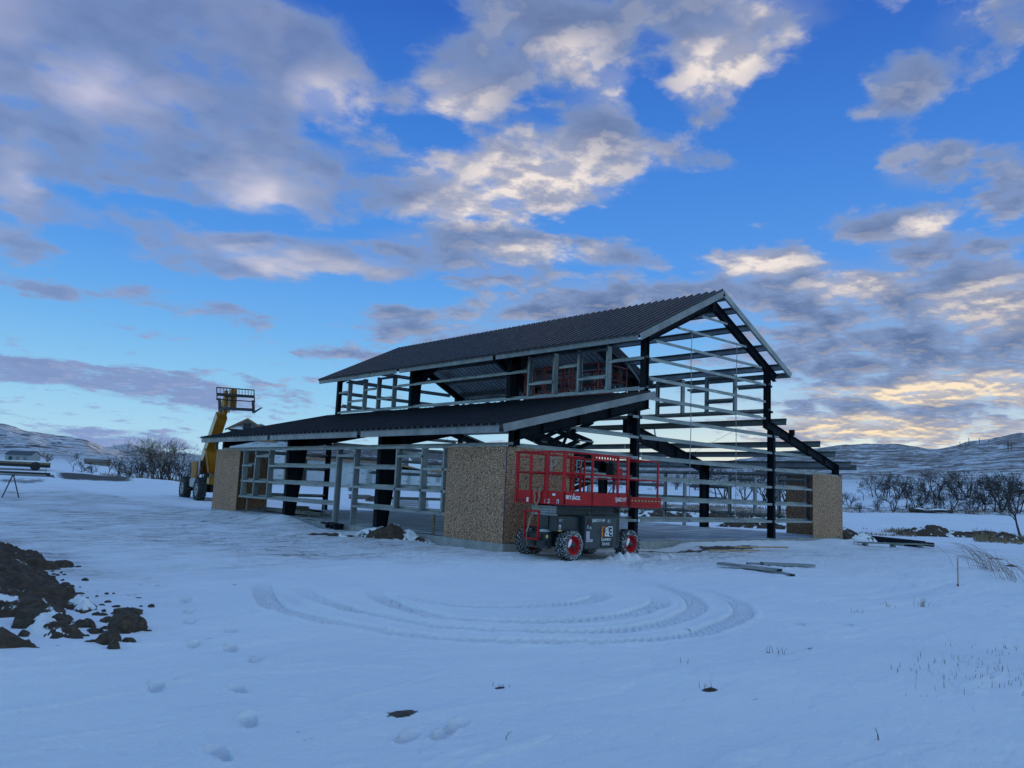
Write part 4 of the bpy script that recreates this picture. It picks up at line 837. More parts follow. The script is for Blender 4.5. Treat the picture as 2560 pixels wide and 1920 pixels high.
# ================================================================ telehandler
tp=V(4.6,22.9,0); 
def tele():
    f=V(.0,0,0)
    base=hitpt(487,1255,-.08); d=base-C0; d=V(d[0],d[1],0); d/=np.linalg.norm(d); rt=V(d[1],-d[0],0)
    fwd=-d*math.cos(R(14))+rt*math.sin(R(14)); ang=math.atan2(fwd[1],fwd[0]); left=V(-fwd[1],fwd[0],0)
    # near wheel (machine's right side = viewer's left) at base; machine centre is 1.15 m to the other side
    right=-left
    org=base-right*1.18
    zg=-.08
    T=empty('telehandler',(org[0],org[1],zg),'yellow telehandler with boom raised behind the far corner of the barn','telehandler',ang)
    # local: x forward, y left, z up ; origin between the front wheels
    for x,y,o in ((0,-1.2,(0,-1,0)),(0,1.2,(0,1,0)),(-3.1,-1.2,(0,-1,0)),(-3.1,1.2,(0,1,0))): wheel(T,(x,y,.66),o,.66,.42,'tyre','rim',.48)
    mb=MB(); mb.bx(-3.9,.45,-.55,.55,.55,1.05); mb.tube([(0,-.9,.66),(0,.9,.66)],.14,10); mb.tube([(-3.1,-.9,.66),(-3.1,.9,.66)],.14,10); mb.build('chassis',M['black'],T,.02)
    mb=MB(); mb.bx(.05,.75,-.75,.78,.95,1.35); mb.bx(.10,.6,-.35,.75,1.35,1.62); mb.build('front_frame',M['tele'],T,.04)
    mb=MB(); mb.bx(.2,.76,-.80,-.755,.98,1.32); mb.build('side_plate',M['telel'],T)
    mb=MB(); mb.bx(-2.4,-.6,-.98,-.5,.75,1.25); mb.build('engine_cover',M['rim'],T,.05)
    mb=MB(); mb.bx(-2.2,-.5,.55,1.2,.9,1.4); mb.build('cab_base',M['tele'],T,.04)
    mb=MB()
    for x in (-2.1,-.7):
        for y in (.58,1.16): mb.bx(x-.04,x+.04,y-.04,y+.04,1.4,2.45)
    mb.bx(-2.2,-.6,.52,1.22,2.45,2.53); mb.build('cab_frame',M['black'],T)
    mb=MB(); mb.tube([(-.45,-1.0,1.4),(-.45,-1.0,2.35)],.055,8); mb.build('exhaust_pipe',M['rim'],T)
    mb=MB(); mb.tube([(.1,-.85,1.1),(.05,-.98,1.5),(.05,-1.0,2.1)],.03,6); mb.bx(-.02,.10,-1.10,-.92,1.9,2.2); mb.build('mirror',M['black'],T)
    mb=MB(); mb.bx(.3,.5,-.95,-.7,1.15,1.55); mb.build('work_light',M['black'],T)
    # boom: pivot at the rear top, rising forwards
    pv=V(-3.4,0,1.95); e=R(46.5); dr=V(math.cos(e),0,math.sin(e)); up=V(-math.sin(e),0,math.cos(e)); U=V(0,1,0)
    mb=MB(); mb.loft(pv-dr*.4,pv+dr*3.9,(-.27,.27,-.30,.30),(-.27,.27,-.26,.26),U,up); mb.build('boom',M['tele'],T,.02)
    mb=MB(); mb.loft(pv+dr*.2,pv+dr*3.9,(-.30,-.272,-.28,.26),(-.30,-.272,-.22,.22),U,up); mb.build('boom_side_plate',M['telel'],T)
    mb=MB(); mb.loft(pv+dr*3.8,pv+dr*5.3,(-.19,.19,-.20,.20),(-.19,.19,-.19,.19),U,up); mb.build('boom_extension',M['tele'],T,.01)
    mb=MB(); mb.bx(-3.8,-2.6,-.6,-.42,1.0,2.2); mb.bx(-3.8,-2.6,.42,.6,1.0,2.2); mb.build('boom_mount',M['tele'],T,.03)
    # big dished fairing under the boom seen from the front
    mb=MB(); P=[]; 
    q0=pv+dr*1.7-up*.26
    mb.loft((-.75,0,1.55),(-.35,0,2.75),(-.42,.42,-.25,.15),(-.75,.75,-.32,.12),U,V(1,0,0)); mb.loft((-.35,0,2.75),(-.25,0,2.86),(-.75,.75,-.32,.12),(-.86,.86,-.32,.10),U,V(1,0,0)); mb.build('front_fairing',M['tele'],T,.04)
    mb=MB(); mb.tube([(-.5,0,1.3),pv+dr*2.6-up*.28],.09,10); mb.build('lift_cylinder',M['dark'],T)
    # head and fork carriage
    hd=pv+dr*5.3; 
    mb=MB(); mb.loft(hd-dr*.5,hd+V(.1,0,-.35),(-.22,.22,-.22,.22),(-.16,.16,-.22,.22),U,up); mb.loft(hd+V(.10,0,.25),hd+V(.15,0,-1.05),(-.26,-.10,-.14,.14),(-.26,-.10,-.14,.14),U,V(1,0,0)); mb.loft(hd+V(.10,0,.35),hd+V(.15,0,-.8),(.06,.36,-.16,.16),(.10,.40,-.16,.16),U,V(1,0,0)); mb.build('boom_head',M['woodd'] if False else M['tele'],T,.02)
    mb=MB(); mb.loft(hd+V(.2,0,-.1),hd+V(.24,0,-.95),(-.07,.07,-.02,.02),(-.07,.07,-.02,.02),U,V(1,0,0)); mb.build('tilt_link',M['telel'],T)
    yaw=R(10); F=bpy.data.objects.new('fork_carriage',None); COL.objects.link(F); F.parent=T; F.location=Vector(hd+V(.38,.32,-.35)); F.rotation_euler=(R(2.5),-R(12),R(4))
    def fb(*a,m='dark',n='carriage_bar'): MB().bx(*a).build(n,M[m],F)
    w2=1.03
    fb(-.03,.03,-w2,w2,.73,.78); fb(-.05,.05,-w2,w2,.30,.44,m='black'); fb(-.03,.03,-w2-.04,w2+.04,.07,.115,m='black'); fb(-.06,.06,-w2+.1,w2-.12,-.46,-.32)
    for y in (-w2,w2): fb(-.03,.03,y-.02,y+.02,.05,.78,m='black')
    for y in np.linspace(-w2+.18,w2-.16,11): fb(-.012,.012,y-.011,y+.011,.44,.73,m='black')
    fb(-.02,.02,-.17,-.13,-.35,.4,m='black')
    for y in (-w2+.11,w2-.1):
        MB().bx(.03,.09,y-.075,y+.075,-.58,.14).build('fork_shank',M['dark'],F)
        mb=MB(); mb.loft((.03,y,-.56),(1.15,y,-.56),(-.06,.06,-.03,.03),(-.05,.05,-.02,.01),V(0,1,0),V(0,0,1)); mb.build('fork_tine',M['dark'],F)
    return T
def hitpt(x,y,z): d=ray(x,y); return C0+d*((z-C0[2])/d[2])
TL=tele()
# ================================================================ soil piles, clods
def inpoly(x,y,P):
    P=np.array(P); c=np.zeros(x.shape,bool); j=len(P)-1; md=np.full(x.shape,9.)
    for i in range(len(P)):
        a,b=P[j],P[i]; cond=((b[1]>y)!=(a[1]>y)); c^=cond&(x<(a[0]-b[0])*(y-b[1])/(a[1]-b[1]+1e-12)+b[0]); d=b-a; t=np.clip(((x-a[0])*d[0]+(y-a[1])*d[1])/(d@d+1e-9),0,1); md=np.minimum(md,np.hypot(x-a[0]-t*d[0],y-a[1]-t*d[1])); j=i
    return np.where(c,md,-md)
P1=[(-10.25,2.6),(-10.12,1.21),(-10.09,.3),(-10.0,-.55),(-10.1,-.8),(-10.45,-.83),(-10.56,-1.93),(-10.48,-2.41),(-10.56,-3.02),(-10.6,-3.75),(-10.55,-4.29),(-10.5,-4.63),(-10.6,-4.99),(-10.82,-5.2),(-10.89,-4.86),(-11.0,-5.1),(-11.02,-5.6),(-11.0,-5.9),(-11.2,-6.06),(-11.25,-6.35),(-11.05,-6.62),(-11.3,-6.66),(-11.5,-6.6),(-11.62,-6.29),(-11.54,-5.84),(-11.5,-5.3),(-11.7,-5.15),(-13.2,-5.3),(-14.5,-2),(-13.5,3.5),(-11.5,3.6)]
P2=[(-11.85,-5.95),(-11.68,-6.34),(-11.58,-7.04),(-11.73,-6.93),(-12.0,-6.87),(-12.9,-6.9),(-12.9,-5.8)]
xs=np.arange(-14.2,-9.8,.03); ys=np.arange(-7.4,3.7,.03); X_,Y_=np.meshgrid(xs,ys)
wx=X_+.10*fbm(X_*3,Y_*3,3,51); wy=Y_+.10*fbm(X_*3+9,Y_*3,3,52)
s1=inpoly(wx,wy,P1); s2=inpoly(wx,wy,P2)
lump=np.abs(fbm(X_*3.2,Y_*3.2,5,61,.6)); 
h1=.30*(1-np.exp(-np.clip(s1,0,9)/.45))+.12*ss(.5,1.8,s1); h2=.18*(1-np.exp(-np.clip(s2,0,9)/.25))
s=np.maximum(s1,s2); hh=np.maximum(h1,h2)+lump*.15*ss(-.02,.25,s)+.07*np.abs(fbm(X_*9,Y_*9,3,62))*ss(0,.1,s)
Zg=ground(X_,Y_,False)
snowy=ss(-4.4,-5.3,Y_)*.75*np.where(s1>0,1,0)*ss(-.1,.25,fbm(X_*1.7,Y_*1.7,3,71))
o=grid_obj('soil_pile',X_,Y_,Zg-.03+np.where(s>-.02,hh+.035,-.03),M['soil'],mask=s>-.03,attrs={'snow':np.clip(snowy,0,1)})
tag(o,'large dark pile of dug soil with snow caught in it at the left edge','soil pile')
NUM=['first','second','third','fourth','fifth','sixth','seventh','eighth','ninth','tenth','eleventh','twelfth','thirteenth','fourteenth','fifteenth','sixteenth','seventeenth','eighteenth','nineteenth','twentieth','twenty-first','twenty-second','twenty-third','twenty-fourth','twenty-fifth','twenty-sixth','twenty-seventh','twenty-eighth','twenty-ninth','thirtieth','thirty-first','thirty-second','thirty-third','thirty-fourth','thirty-fifth','thirty-sixth']
def clod(x,y,rx,rz_,seed,name='soil_clod',mat='clod',zoff=0,ry=None,n=3,rough=.35):
    bm=bmesh.new(); bmesh.ops.create_icosphere(bm,subdivisions=n,radius=1)
    rs=np.random.RandomState(seed); offs=rs.rand(3)*50; ry=ry or rx*rs.uniform(.7,1.1)
    for v in bm.verts:
        c=v.co; q=1+rough*float(fbm(np.array([c.x*1.3+offs[0]+c.z]),np.array([c.y*1.3+offs[1]-c.z*.7]),4,seed))*1.6
        v.co=Vector((c.x*q*rx,c.y*q*ry,max(-.35,c.z)*q*rz_))
    me=bpy.data.meshes.new(name); bm.to_mesh(me); bm.free(); me.materials.append(M[mat])
    for p_ in me.polygons: p_.use_smooth=(n>2)
    o=bpy.data.objects.new(name,me); COL.objects.link(o); o.location=(x,y,gz(x,y)+rz_*.30+zoff); o.rotation_euler=(0,0,R(-40)+rs.uniform(-.4,.4)); return o
CL=[(-10.73,-6.50,.16,.15),(-10.39,-5.47,.15,.075),(-11.02,-6.11,.094,.075),(-11.03,-6.98,.11,.095),(-11.06,-7.25,.05,.06),(-10.87,-7.05,.066,.045),(-11.16,-6.91,.051,.035),(-10.58,-6.63,.053,.03),(-10.85,-6.26,.055,.03),(-11.01,-6.39,.038,.024),(-10.7,-5.77,.081,.035),(-11.21,-5.92,.101,.11),(-9.91,-.42,.143,.085),(-10.13,-.58,.071,.06),(-9.72,-.51,.05,.018),(-10.27,-1.43,.03,.015),(-10.48,-2.1,.044,.03),(-10.05,-2.25,.051,.024),(-10.41,-2.71,.055,.03),(-10.61,-3.4,.064,.045),(-10.47,-3.62,.078,.02),(-10.36,-4.86,.048,.02),(-11.59,-6.36,.064,.06),(-11.45,-6.95,.055,.018),(-11.24,-6.66,.083,.04),(-10.71,-5.35,.041,.03),(-9.93,-4.27,.041,.011),(-10.66,-2.15,.094,.08),(-11.04,-5.58,.07,.045),(-10.66,-5.39,.048,.022),(-11.36,-6.97,.03,.014),(-10.49,-1.38,.067,.03),(-11.44,-5.64,.104,.12),(-11.44,-4.75,.075,.09),(-11.34,-5.75,.13,.12),(-11.2,-5.45,.11,.08),(-11.5,-6.0,.12,.10),(-11.28,-6.2,.10,.085),(-11.1,-5.25,.09,.07),(-11.32,-6.5,.13,.07),(-11.0,-6.45,.08,.05)]
SPEC={0:'biggest dark soil clod, lying out on the snow right of the pile',1:'long flat soil clod with grass roots, behind the biggest clod',3:'elongated soil clod nearest the camera beside the pile',2:'rounded brown clod between the pile and the biggest clod',12:'dark clod with a snow patch at the far tip of the pile',5:'small pointed clod right of the elongated clod'}
GRP='loose soil clods round the pile'
OC=[j for j in sorted(range(len(CL)),key=lambda j:-CL[j][1]) if j not in SPEC]
for i,(x,y,a,b) in enumerate(CL):
    o=clod(x,y,a,b,100+i,n=4 if a>.09 else 3); tag(o,SPEC.get(i) or '%s fist-sized soil clod beside the big pile, counted from its far tip'%NUM[OC.index(i)],'clod',GRP)
rs=np.random.RandomState(5)
for i in range(60):
    y=rs.uniform(-7.2,2.2); x=-10.35-.25*rs.rand()-(.8 if y<-5.2 else 0)*rs.rand()+abs(rs.randn())*.22-(.5 if y<-5.5 else 0); r_=rs.uniform(.012,.04)
    tag(clod(x,y,r_,r_*.7,300+i,name='soil_crumb',n=2),'tiny soil crumb sprinkled on the snow along the foot of the big pile','crumb','soil crumbs along the foot of the pile')
# mounds near the barn and to the right
def mound(cx,cy,rx,ry,h,ang,label,seed,name='soil_mound',cat='soil mound',snow=.5,rough=.5,res=.035,z0=None):
    n=int(2*rx*1.2/res); m_=int(2*ry*1.2/res); u,v=np.meshgrid(np.linspace(-1.2,1.2,n),np.linspace(-1.2,1.2,m_)); r=np.hypot(u,v); r=r+.22*fbm(u*2+seed,v*2,3,seed)
    lx,ly=u*rx,v*ry; c,s_=math.cos(ang),math.sin(ang); X=cx+lx*c-ly*s_; Y=cy+lx*s_+ly*c
    prof=np.clip(1-r,0,1)**.8; lum=np.abs(fbm(X*2.2/rx**.3,Y*2.2/rx**.3,5,seed,.6))
    H=h*prof*(1+rough*(lum*2-.6))+.25*h*lum*ss(0,.15,1-r)
    G_=ground(X,Y,False) if z0 is None else np.full(X.shape,z0)
    sn=snow*ss(-.15,.25,fbm(X*1.6/rx**.5,Y*1.6/rx**.5,3,seed+5))+.35*snow*ss(.2,0,1-r)
    o=grid_obj(name,X,Y,G_-.05+H+.03*np.sign(1-r),M['soil'],mask=r<1.0,attrs={'snow':np.clip(sn,0,1)}); return tag(o,label,cat)
mound(-.85,3.5,1.15,.55,.30,R(-38),'soil and snow mound piled against the long wall beside the near board corner',11,snow=.42,rough=.3)
mound(-2.3,4.6,.9,.16,.10,R(-48),'low ridge of dark soil crumbs on the snow left of the wall mound',12,snow=.2,res=.025)
mound(19.0,.1,1.1,.7,.42,R(-40),'snow streaked soil mound against the right rear board corner',13,snow=.45,rough=.2)
mound(34.3,2.4,2.2,1.0,.62,R(-42),'large black soil mound with snow patches out on the right field',14,snow=.30,res=.06,rough=.15)
mound(37.0,.5,2.6,.55,.38,R(-42),'long low soil mound trailing right of the large black mound',15,snow=.1,res=.06,rough=.15)
mound(34.6,-1.15,1.0,.5,.5,R(-42),'small soil mound nearest the right edge of the field',16,snow=.25,res=.05,rough=.2)
mound(15.58,-6.31,.30,.10,.09,R(-40),'dark soil scrap on the snow behind the wooden stake',17,snow=0,res=.02)
mound(12.12,-7.7,.30,.12,.09,R(-40),'dark soil scrap on the snow nearest the dry grass tussock',18,snow=.2,res=.02)
mound(-10.0,-10.27,.15,.05,.022,R(-42),'small dark soil scrap lying alone in the foreground snow',19,snow=.1,res=.008)
mound(-7.52,-11.09,.09,.045,.035,R(-42),'dark soil scrap with dry blades in the foreground snow right of centre',20,snow=.1,res=.008)
mound(27.5,9.5,2.2,.8,.6,R(-42),'dark soil heap seen through the frame behind the wide right column',21,snow=.5,res=.08)
for i,(dx) in enumerate(np.linspace(0,1,7)):
    a=pxaz(1530+dx*330); d=63+1.5*math.sin(i*2.1); 
    tag(mound(C0[0]+d*math.cos(a),C0[1]+d*math.sin(a),2.2,.9,.55,R(-42),'x',40+i,snow=.45,res=.12,rough=.3),['first','second','third','fourth','fifth','sixth','seventh'][i]+' low soil heap from the left in the rubble ridge behind the barn','soil mound','rubble ridge behind the barn')
# ================================================================ things lying about
def put(o,x,y,rz,dz=0): o.location=(x,y,gzf(x,y)+dz); o.rotation_euler=(0,0,rz); return o
def channel_obj(L_,w,name,label,p0,p1,zz=.0,mat='galv',grp=None):
    p0=V(*p0);p1=V(*p1); d=p1-p0; L_=np.linalg.norm(d); mb=MB(); U=V(0,1,0)
    mb.loft((0,0,.0),(L_,0,.0),(-w/2,w/2,.055,.06),(-w/2,w/2,.055,.06),U,V(0,0,1)); mb.loft((0,0,0),(L_,0,0),(-w/2,-w/2+.005,0,.055),(-w/2,-w/2+.005,0,.055),U,V(0,0,1)); mb.loft((0,0,0),(L_,0,0),(w/2-.005,w/2,0,.055),(w/2-.005,w/2,0,.055),U,V(0,0,1))
    o=mb.build(name,M[mat]); o.location=(p0[0],p0[1],max(gzf(*p0),gzf(*p1))-.01+zz); o.rotation_euler=(0,-math.atan2(gzf(*p1)-gzf(*p0),L_)*.5,math.atan2(d[1],d[0])); return tag(o,label,'steel channel',grp)
channel_obj(0,.2,'steel_channel','galvanised steel channel nearest the camera on the right-hand snow',(2.66,-4.51),(2.5,-6.1),.03)
channel_obj(0,.16,'steel_channel','second galvanised channel half buried under the nearest one',(2.95,-4.95),(2.28,-6.5),-.01)
channel_obj(0,.2,'steel_channel','galvanised steel channel lying farther back on churned snow',(4.3,-4.62),(5.42,-5.36),.02)
channel_obj(0,.12,'steel_channel','short steel piece lying in line behind the far channel',(4.1,-4.35),(4.6,-4.75),-.01)
for (a,b,lb,dz) in (((6.4,-1.7),(8.2,-2.25),'left one of two wooden boards lying crossed on the trampled snow',.04),((7.6,-1.75),(9.75,-2.3),'right one of two wooden boards lying crossed on the trampled snow',.08)):
    d=V(*b)-V(*a); L_=np.linalg.norm(d); o=MB().bx(0,L_,-.05,.05,0,.04).build('wood_board',M['wood'],bevel=.004); put(o,a[0],a[1],math.atan2(d[1],d[0]),dz); tag(o,lb,'board')
st=empty('survey_stake',(3.98,-9.1,gzf(3.98,-9.1)-.25),'upright wooden survey stake standing in the snow at right','stake'); st.rotation_euler=(R(.5),R(1.5),.3)
MB().bx(-.022,.022,-.012,.012,0,.25+.56).build('stake_shaft',M['wood'],st,.003)
MB().bx(-.055,-.022,-.015,.02,.25,.29).build('stake_tag',M['rust'],st)
# steel bundles right of the far board corner
def bundle(label,p0,p1,n,w,h,mat='frame',name='steel_bundle',cat='steel bundle',z=None):
    p0=V(*p0);p1=V(*p1); d=p1-p0; L_=np.linalg.norm(d); mb=MB(); rs=np.random.RandomState(3)
    for k in range(n): 
        y=(k-(n-1)/2)*w; z_=.06+.02*(k%2); mb.bx(rs.uniform(-.2,.2),L_+rs.uniform(-.5,.5),y-w*.42,y+w*.42,z_,z_+h)
    for q in (.12,.5,.88): mb.bx(L_*q-.05,L_*q+.05,-n*w/2,n*w/2,-.05,.06)
    o=mb.build(name,M[mat]); o.location=(p0[0],p0[1],(z if z is not None else gzf(p0[0],p0[1]))); o.rotation_euler=(0,0,math.atan2(d[1],d[0])); return tag(o,label,cat)
bundle('long dark steel sections stacked on the snow right of the rear board corner',(22.8,2.4),(19.9,-2.5),4,.16,.16)
bundle('thin steel strip lying flat in front of the long dark sections',(15.8,-1.7),(18.6,-3.15),2,.10,.03,'galvd')
bundle('galvanised girts stacked inside the barn on the slab behind the left wall',(1.2,16.3),(1.3,11.5),4,.11,.09,'galvd',z=0)
bundle('dull steel lengths on the slab behind the far left boards',(2.9,16.8),(1.9,13.0),3,.15,.12,'frame',z=0)
bundle('dark steel pieces lying by the doorway of the long wall',(-.35,7.35),(-.2,8.3),3,.10,.06,'frame',z=-.10)
o=MB().bx(0,1.3,-.25,.25,.05,.20).bx(.9,1.5,-.3,.2,.20,.30).build('lumber_stack',M['woodd']); o.location=(1.55,13.2,0); o.rotation_euler=(0,0,1.3); tag(o,'short stack of brown lumber offcuts on the slab inside the barn','lumber')
mb=MB(); mb.tube([(-.02,8.95,-.1),(-.06,9.0,.7)],.012,6); tag(mb.build('steel_rod',M['galv']),'thin steel rod standing upright by the long wall beside the doorway post','rod')
# pallets / stacks behind the barn
for px,py,d,wd,h,mat,lb in ((900,1252,60,1.6,.35,'woodd','low stack of brown timber behind the barn'),(935,1253,57,1.3,.25,'woodd','second timber stack right of the low one behind the barn'),(1025,1258,52,2.3,.45,'wrap2','wrapped pale bundle on the snow behind the barn'),(880,1232,85,.7,.4,'black','dark machine-like hump on the snow before the house')):
    q=ray(px,py); q=q/np.hypot(q[0],q[1]); x,y=C0[0]+q[0]*d,C0[1]+q[1]*d
    mb=MB(); rs=np.random.RandomState(px)
    for k in range(4): e=rs.uniform(-.08,.08); mb.bx(-wd/2+e,wd/2+e,-.4,.4,h*k/4+.01,h*(k+1)/4-.01)
    o=mb.build('material_stack',M[mat],bevel=.02); o.location=(x,y,gz(x,y)-.03); o.rotation_euler=(0,0,math.atan2(q[1],q[0])-math.pi/2+.1); tag(o,lb,'stack')
# sawhorse with pipes, at the left edge
q0=hitpt(26,1244,-.2); gzl=gz(q0[0],q0[1])
dv=ray(26,hz(26)); dv=V(dv[0],dv[1],0); dv/=np.linalg.norm(dv); rt_=V(dv[1],-dv[0],0)
sc_=1978/np.linalg.norm((q0-C0)[:2]); hgt=(1244-1199)/sc_
S=empty('sawhorse',tuple(q0),'dark folding sawhorse under a pipe bundle at the left edge','sawhorse',math.atan2(rt_[1],rt_[0]))
wd=(41-11)/sc_/2
for k,(y0,) in enumerate(((-.35,),(.35,))):
    for s_ in (-1,1):
        mb=MB(); mb.loft((s_*wd,y0,0),(s_*.03,y0*.8,hgt),(-.03,.03,-.03,.03),(-.03,.03,-.03,.03),V(1,0,0),V(0,1,0)); mb.build('leg',M['dark'],S)
mb=MB(); mb.bx(-.07,.07,-.5,.5,hgt,hgt+.05); mb.build('top_beam',M['dark'],S); mb=MB(); mb.bx(-wd*.55,wd*.55,-.36,-.34,hgt*.25,hgt*.28); mb.build('brace',M['galvd'],S)
pb=q0+V(0,0,hgt+.05); mb=MB()
for k in range(5): 
    e=(k*37%5)*.09; mb.tube([pb-rt_*(4.5)+dv*(.06*k)+V(0,0,.05+.09*(k%2)),pb+rt_*(1.65+e-.2)+dv*(.06*k)+V(0,0,.03+.09*(k%2))],.06,8,m=0 if k%2 else 1)
mb.tube([pb+rt_*1.4+V(0,0,.1),pb+rt_*1.42+V(0,0,.45)],.012,5,m=0); mb.tube([pb+rt_*1.5+V(0,0,.05),pb+rt_*1.85+V(0,0,-.05)],.02,5,m=0)
tag(mb.build('pipe_bundle',[M['dark'],M['galv']]),'long bundle of pipes resting on the sawhorse at the left edge','pipe bundle')
# flatbed trailer at the left edge
def at(px,d): q=ray(px,hz(px)); n_=np.hypot(q[0],q[1]); return V(C0[0]+q[0]/n_*d,C0[1]+q[1]/n_*d,0)
a=at(45,80); a[2]=gz(a[0],a[1]); dv=a-C0; dv[2]=0; dv/=np.linalg.norm(dv); rt_=V(dv[1],-dv[0],0)
T=empty('flatbed_trailer',tuple(a+V(0,0,-.05)),'dark flatbed trailer with snow on its deck beyond the sawhorse','trailer',math.atan2(rt_[1],rt_[0])+.05)
MB().bx(-5.5,2.3,-1.2,1.2,.55,.72).build('deck',M['woodd'],T); MB().bx(-5.4,2.25,-1.15,1.15,.72,.80).build('snow_cover',M['snow'],T)
mb=MB(); mb.bx(-5.5,2.3,-1.15,-1.0,.30,.55); mb.bx(-3.5,-1.6,-1.1,1.1,.0,.5)
for k in range(12): mb.bx(-5.3+k*.65,-5.2+k*.65,-1.24,-1.15,.35,.55)
mb.build('frame',M['black'],T)
for x in (-3.1,-2.1,1.2): mb=MB(); mb.lathe((x,-1.22,.38),(0,1,0),[(0,.2),(0,.38),(.2,.38),(.2,.1)],20); mb.build('wheel',M['tyre'],T)
# ================================================================ distant farm sheds
def shed(px,d,w_,dep,h,roofh,label,wallm,roofm,yaw=0,name='farm_shed'):
    a=at(px,d); z=gz(a[0],a[1]); dv=a-C0; dv[2]=0; dv/=np.linalg.norm(dv); rt_=V(dv[1],-dv[0],0)
    B=empty(name,(a[0],a[1],z-.3),label,'shed',math.atan2(rt_[1],rt_[0])+yaw)
    mb=MB(); mb.bx(-w_/2,w_/2,0,dep,0,h+.3)
    for x0,x1 in ((-w_/2,-w_/2+.05),(w_/2-.05,w_/2)): mb.add([(x0,0,h+.3),(x0,dep,h+.3),(x0,dep/2,h+.3+roofh),(x1,0,h+.3),(x1,dep,h+.3),(x1,dep/2,h+.3+roofh)],[(0,1,2),(5,4,3),(0,2,5,3),(1,4,5,2)])
    mb.build('wall',M[wallm],B)
    mb=MB()
    for y0,y1 in ((-.4,dep/2),(dep+.4,dep/2)): mb.hexa([(-w_/2-.3,y0,h+.25),(w_/2+.3,y0,h+.25),(w_/2+.3,y1,h+.25+roofh),(-w_/2-.3,y1,h+.25+roofh),(-w_/2-.3,y0,h+.37),(w_/2+.3,y0,h+.37),(w_/2+.3,y1,h+.40+roofh),(-w_/2-.3,y1,h+.40+roofh)])
    mb.build('roof',M[roofm],B)
    for k in range(3): mb=MB(); x=-w_*.3+k*w_*.28; mb.bx(x-.6,x+.6,-.04,0,.3,h*.7+.2); mb.build('door',M['galvd' if k else 'dark'],B)
    return B
shed(43,330,9.5,5,2.0,1.3,'pale metal farm shed with dark roof below the left hills','lt','ltroof',-.6)
shed(243,300,7.5,4,1.2,.8,'long low brown building between two bare trees on the left','brown','brown',.1)
# ================================================================ house under construction
a=at(835,110); z=gz(a[0],a[1]); dv=a-C0; dv[2]=0; dv/=np.linalg.norm(dv); rt_=V(dv[1],-dv[0],0)
Hs=empty('wrapped_house',(a[0],a[1],z-.1),'large house under construction in pale wrap with shingled roofs behind the barn','house',math.atan2(rt_[1],rt_[0]))
def hp(nm,mb,m): o=mb.build(nm,M[m],Hs); return o
k_=110/1978*1.02   # metres per photo pixel at this range
def hxx(px): return (px-835)*k_
def hzz(py,px): return 1.384+(hz(px)-py)*k_-(z-.1)
def block(x0,x1,y0,y1,h,nm='wall'): hp(nm,MB().bx(x0,x1,y0,y1,0,h),'wrap')
def hip(x0,x1,y0,y1,h,rise,ov=.5,gl=False,gr=False):
    x0-=ov;x1+=ov;y0-=ov;y1+=ov; ym=(y0+y1)/2; hw=(y1-y0)/2; a_=x0+(0 if gl else hw); b_=x1-(0 if gr else hw)
    if a_>b_: a_=b_=(a_+b_)/2
    mb=MB(); mb.add([(x0,y0,h),(x1,y0,h),(x1,y1,h),(x0,y1,h),(a_,ym,h+rise),(b_,ym,h+rise)],[(0,1,5,4),(2,3,4,5),(1,2,5),(3,0,4),(0,3,2,1)]); hp('roof',mb,'shingle')
    mb=MB(); 
    for q in ((x0,x1,y0-.04,y0),(x0,x1,y1,y1+.04)): mb.bx(q[0],q[1],q[2],q[3],h-.28,h+.02)
    mb.bx(x0-.04,x0,y0,y1,h-.28,h+.02); mb.bx(x1,x1+.04,y0,y1,h-.28,h+.02); hp('fascia_board',mb,'woodh')
E1=hzz(1150,820)
block(hxx(585),hxx(720),-2,10,hzz(1100,640)); hip(hxx(585),hxx(720),-2,10,hzz(1098,640),hzz(1062,610)-hzz(1098,640),.4)
block(hxx(700),hxx(985),0,12,E1); hip(hxx(690),hxx(985),0,12,E1,2.3,.6,True,True)
block(hxx(975),hxx(1100),-3,11,hzz(1178,1040)); 
mb=MB(); x0,x1=hxx(985),hxx(1112); h0,h1=hzz(1178,1050),hzz(1122,1035); mb.add([(x0,-3.5,hzz(1163,1000)),(x1,-3.5,h0-.2),(x1,11,h0-.2),(x0,11,h0),(x0+1.0,4,h1),(x1-.8,4,h1)],[(0,1,5,4),(2,3,4,5),(1,2,5),(3,0,4),(0,3,2,1)]); hp('roof',mb,'shingle')
mb=MB(); mb.loft((x0,-3.56,hzz(1165,1000)),(x1,-3.56,h0-.22),(-.03,.03,-.25,.03),(-.03,.03,-.25,.03),V(0,1,0),V(0,0,1)); hp('fascia_board',mb,'woodh')
# swept snow on the porch roof
mb=MB(); P=[(hxx(1003),hzz(1147,1003)),(hxx(1012),hzz(1156,1010)),(hxx(1030),hzz(1163,1030)),(hxx(1050),hzz(1178,1050)),(hxx(1046),hzz(1179,1046)),(hxx(1003),hzz(1167,1003))]
mb.add([(a_,-3.75,b_) for a_,b_ in P]+[(a_,-3.58,b_) for a_,b_ in P],[tuple(range(6)),tuple(range(11,5,-1))]+[(i,(i+1)%6,(i+1)%6+6,i+6) for i in range(6)]); hp('roof_snow',mb,'snow')
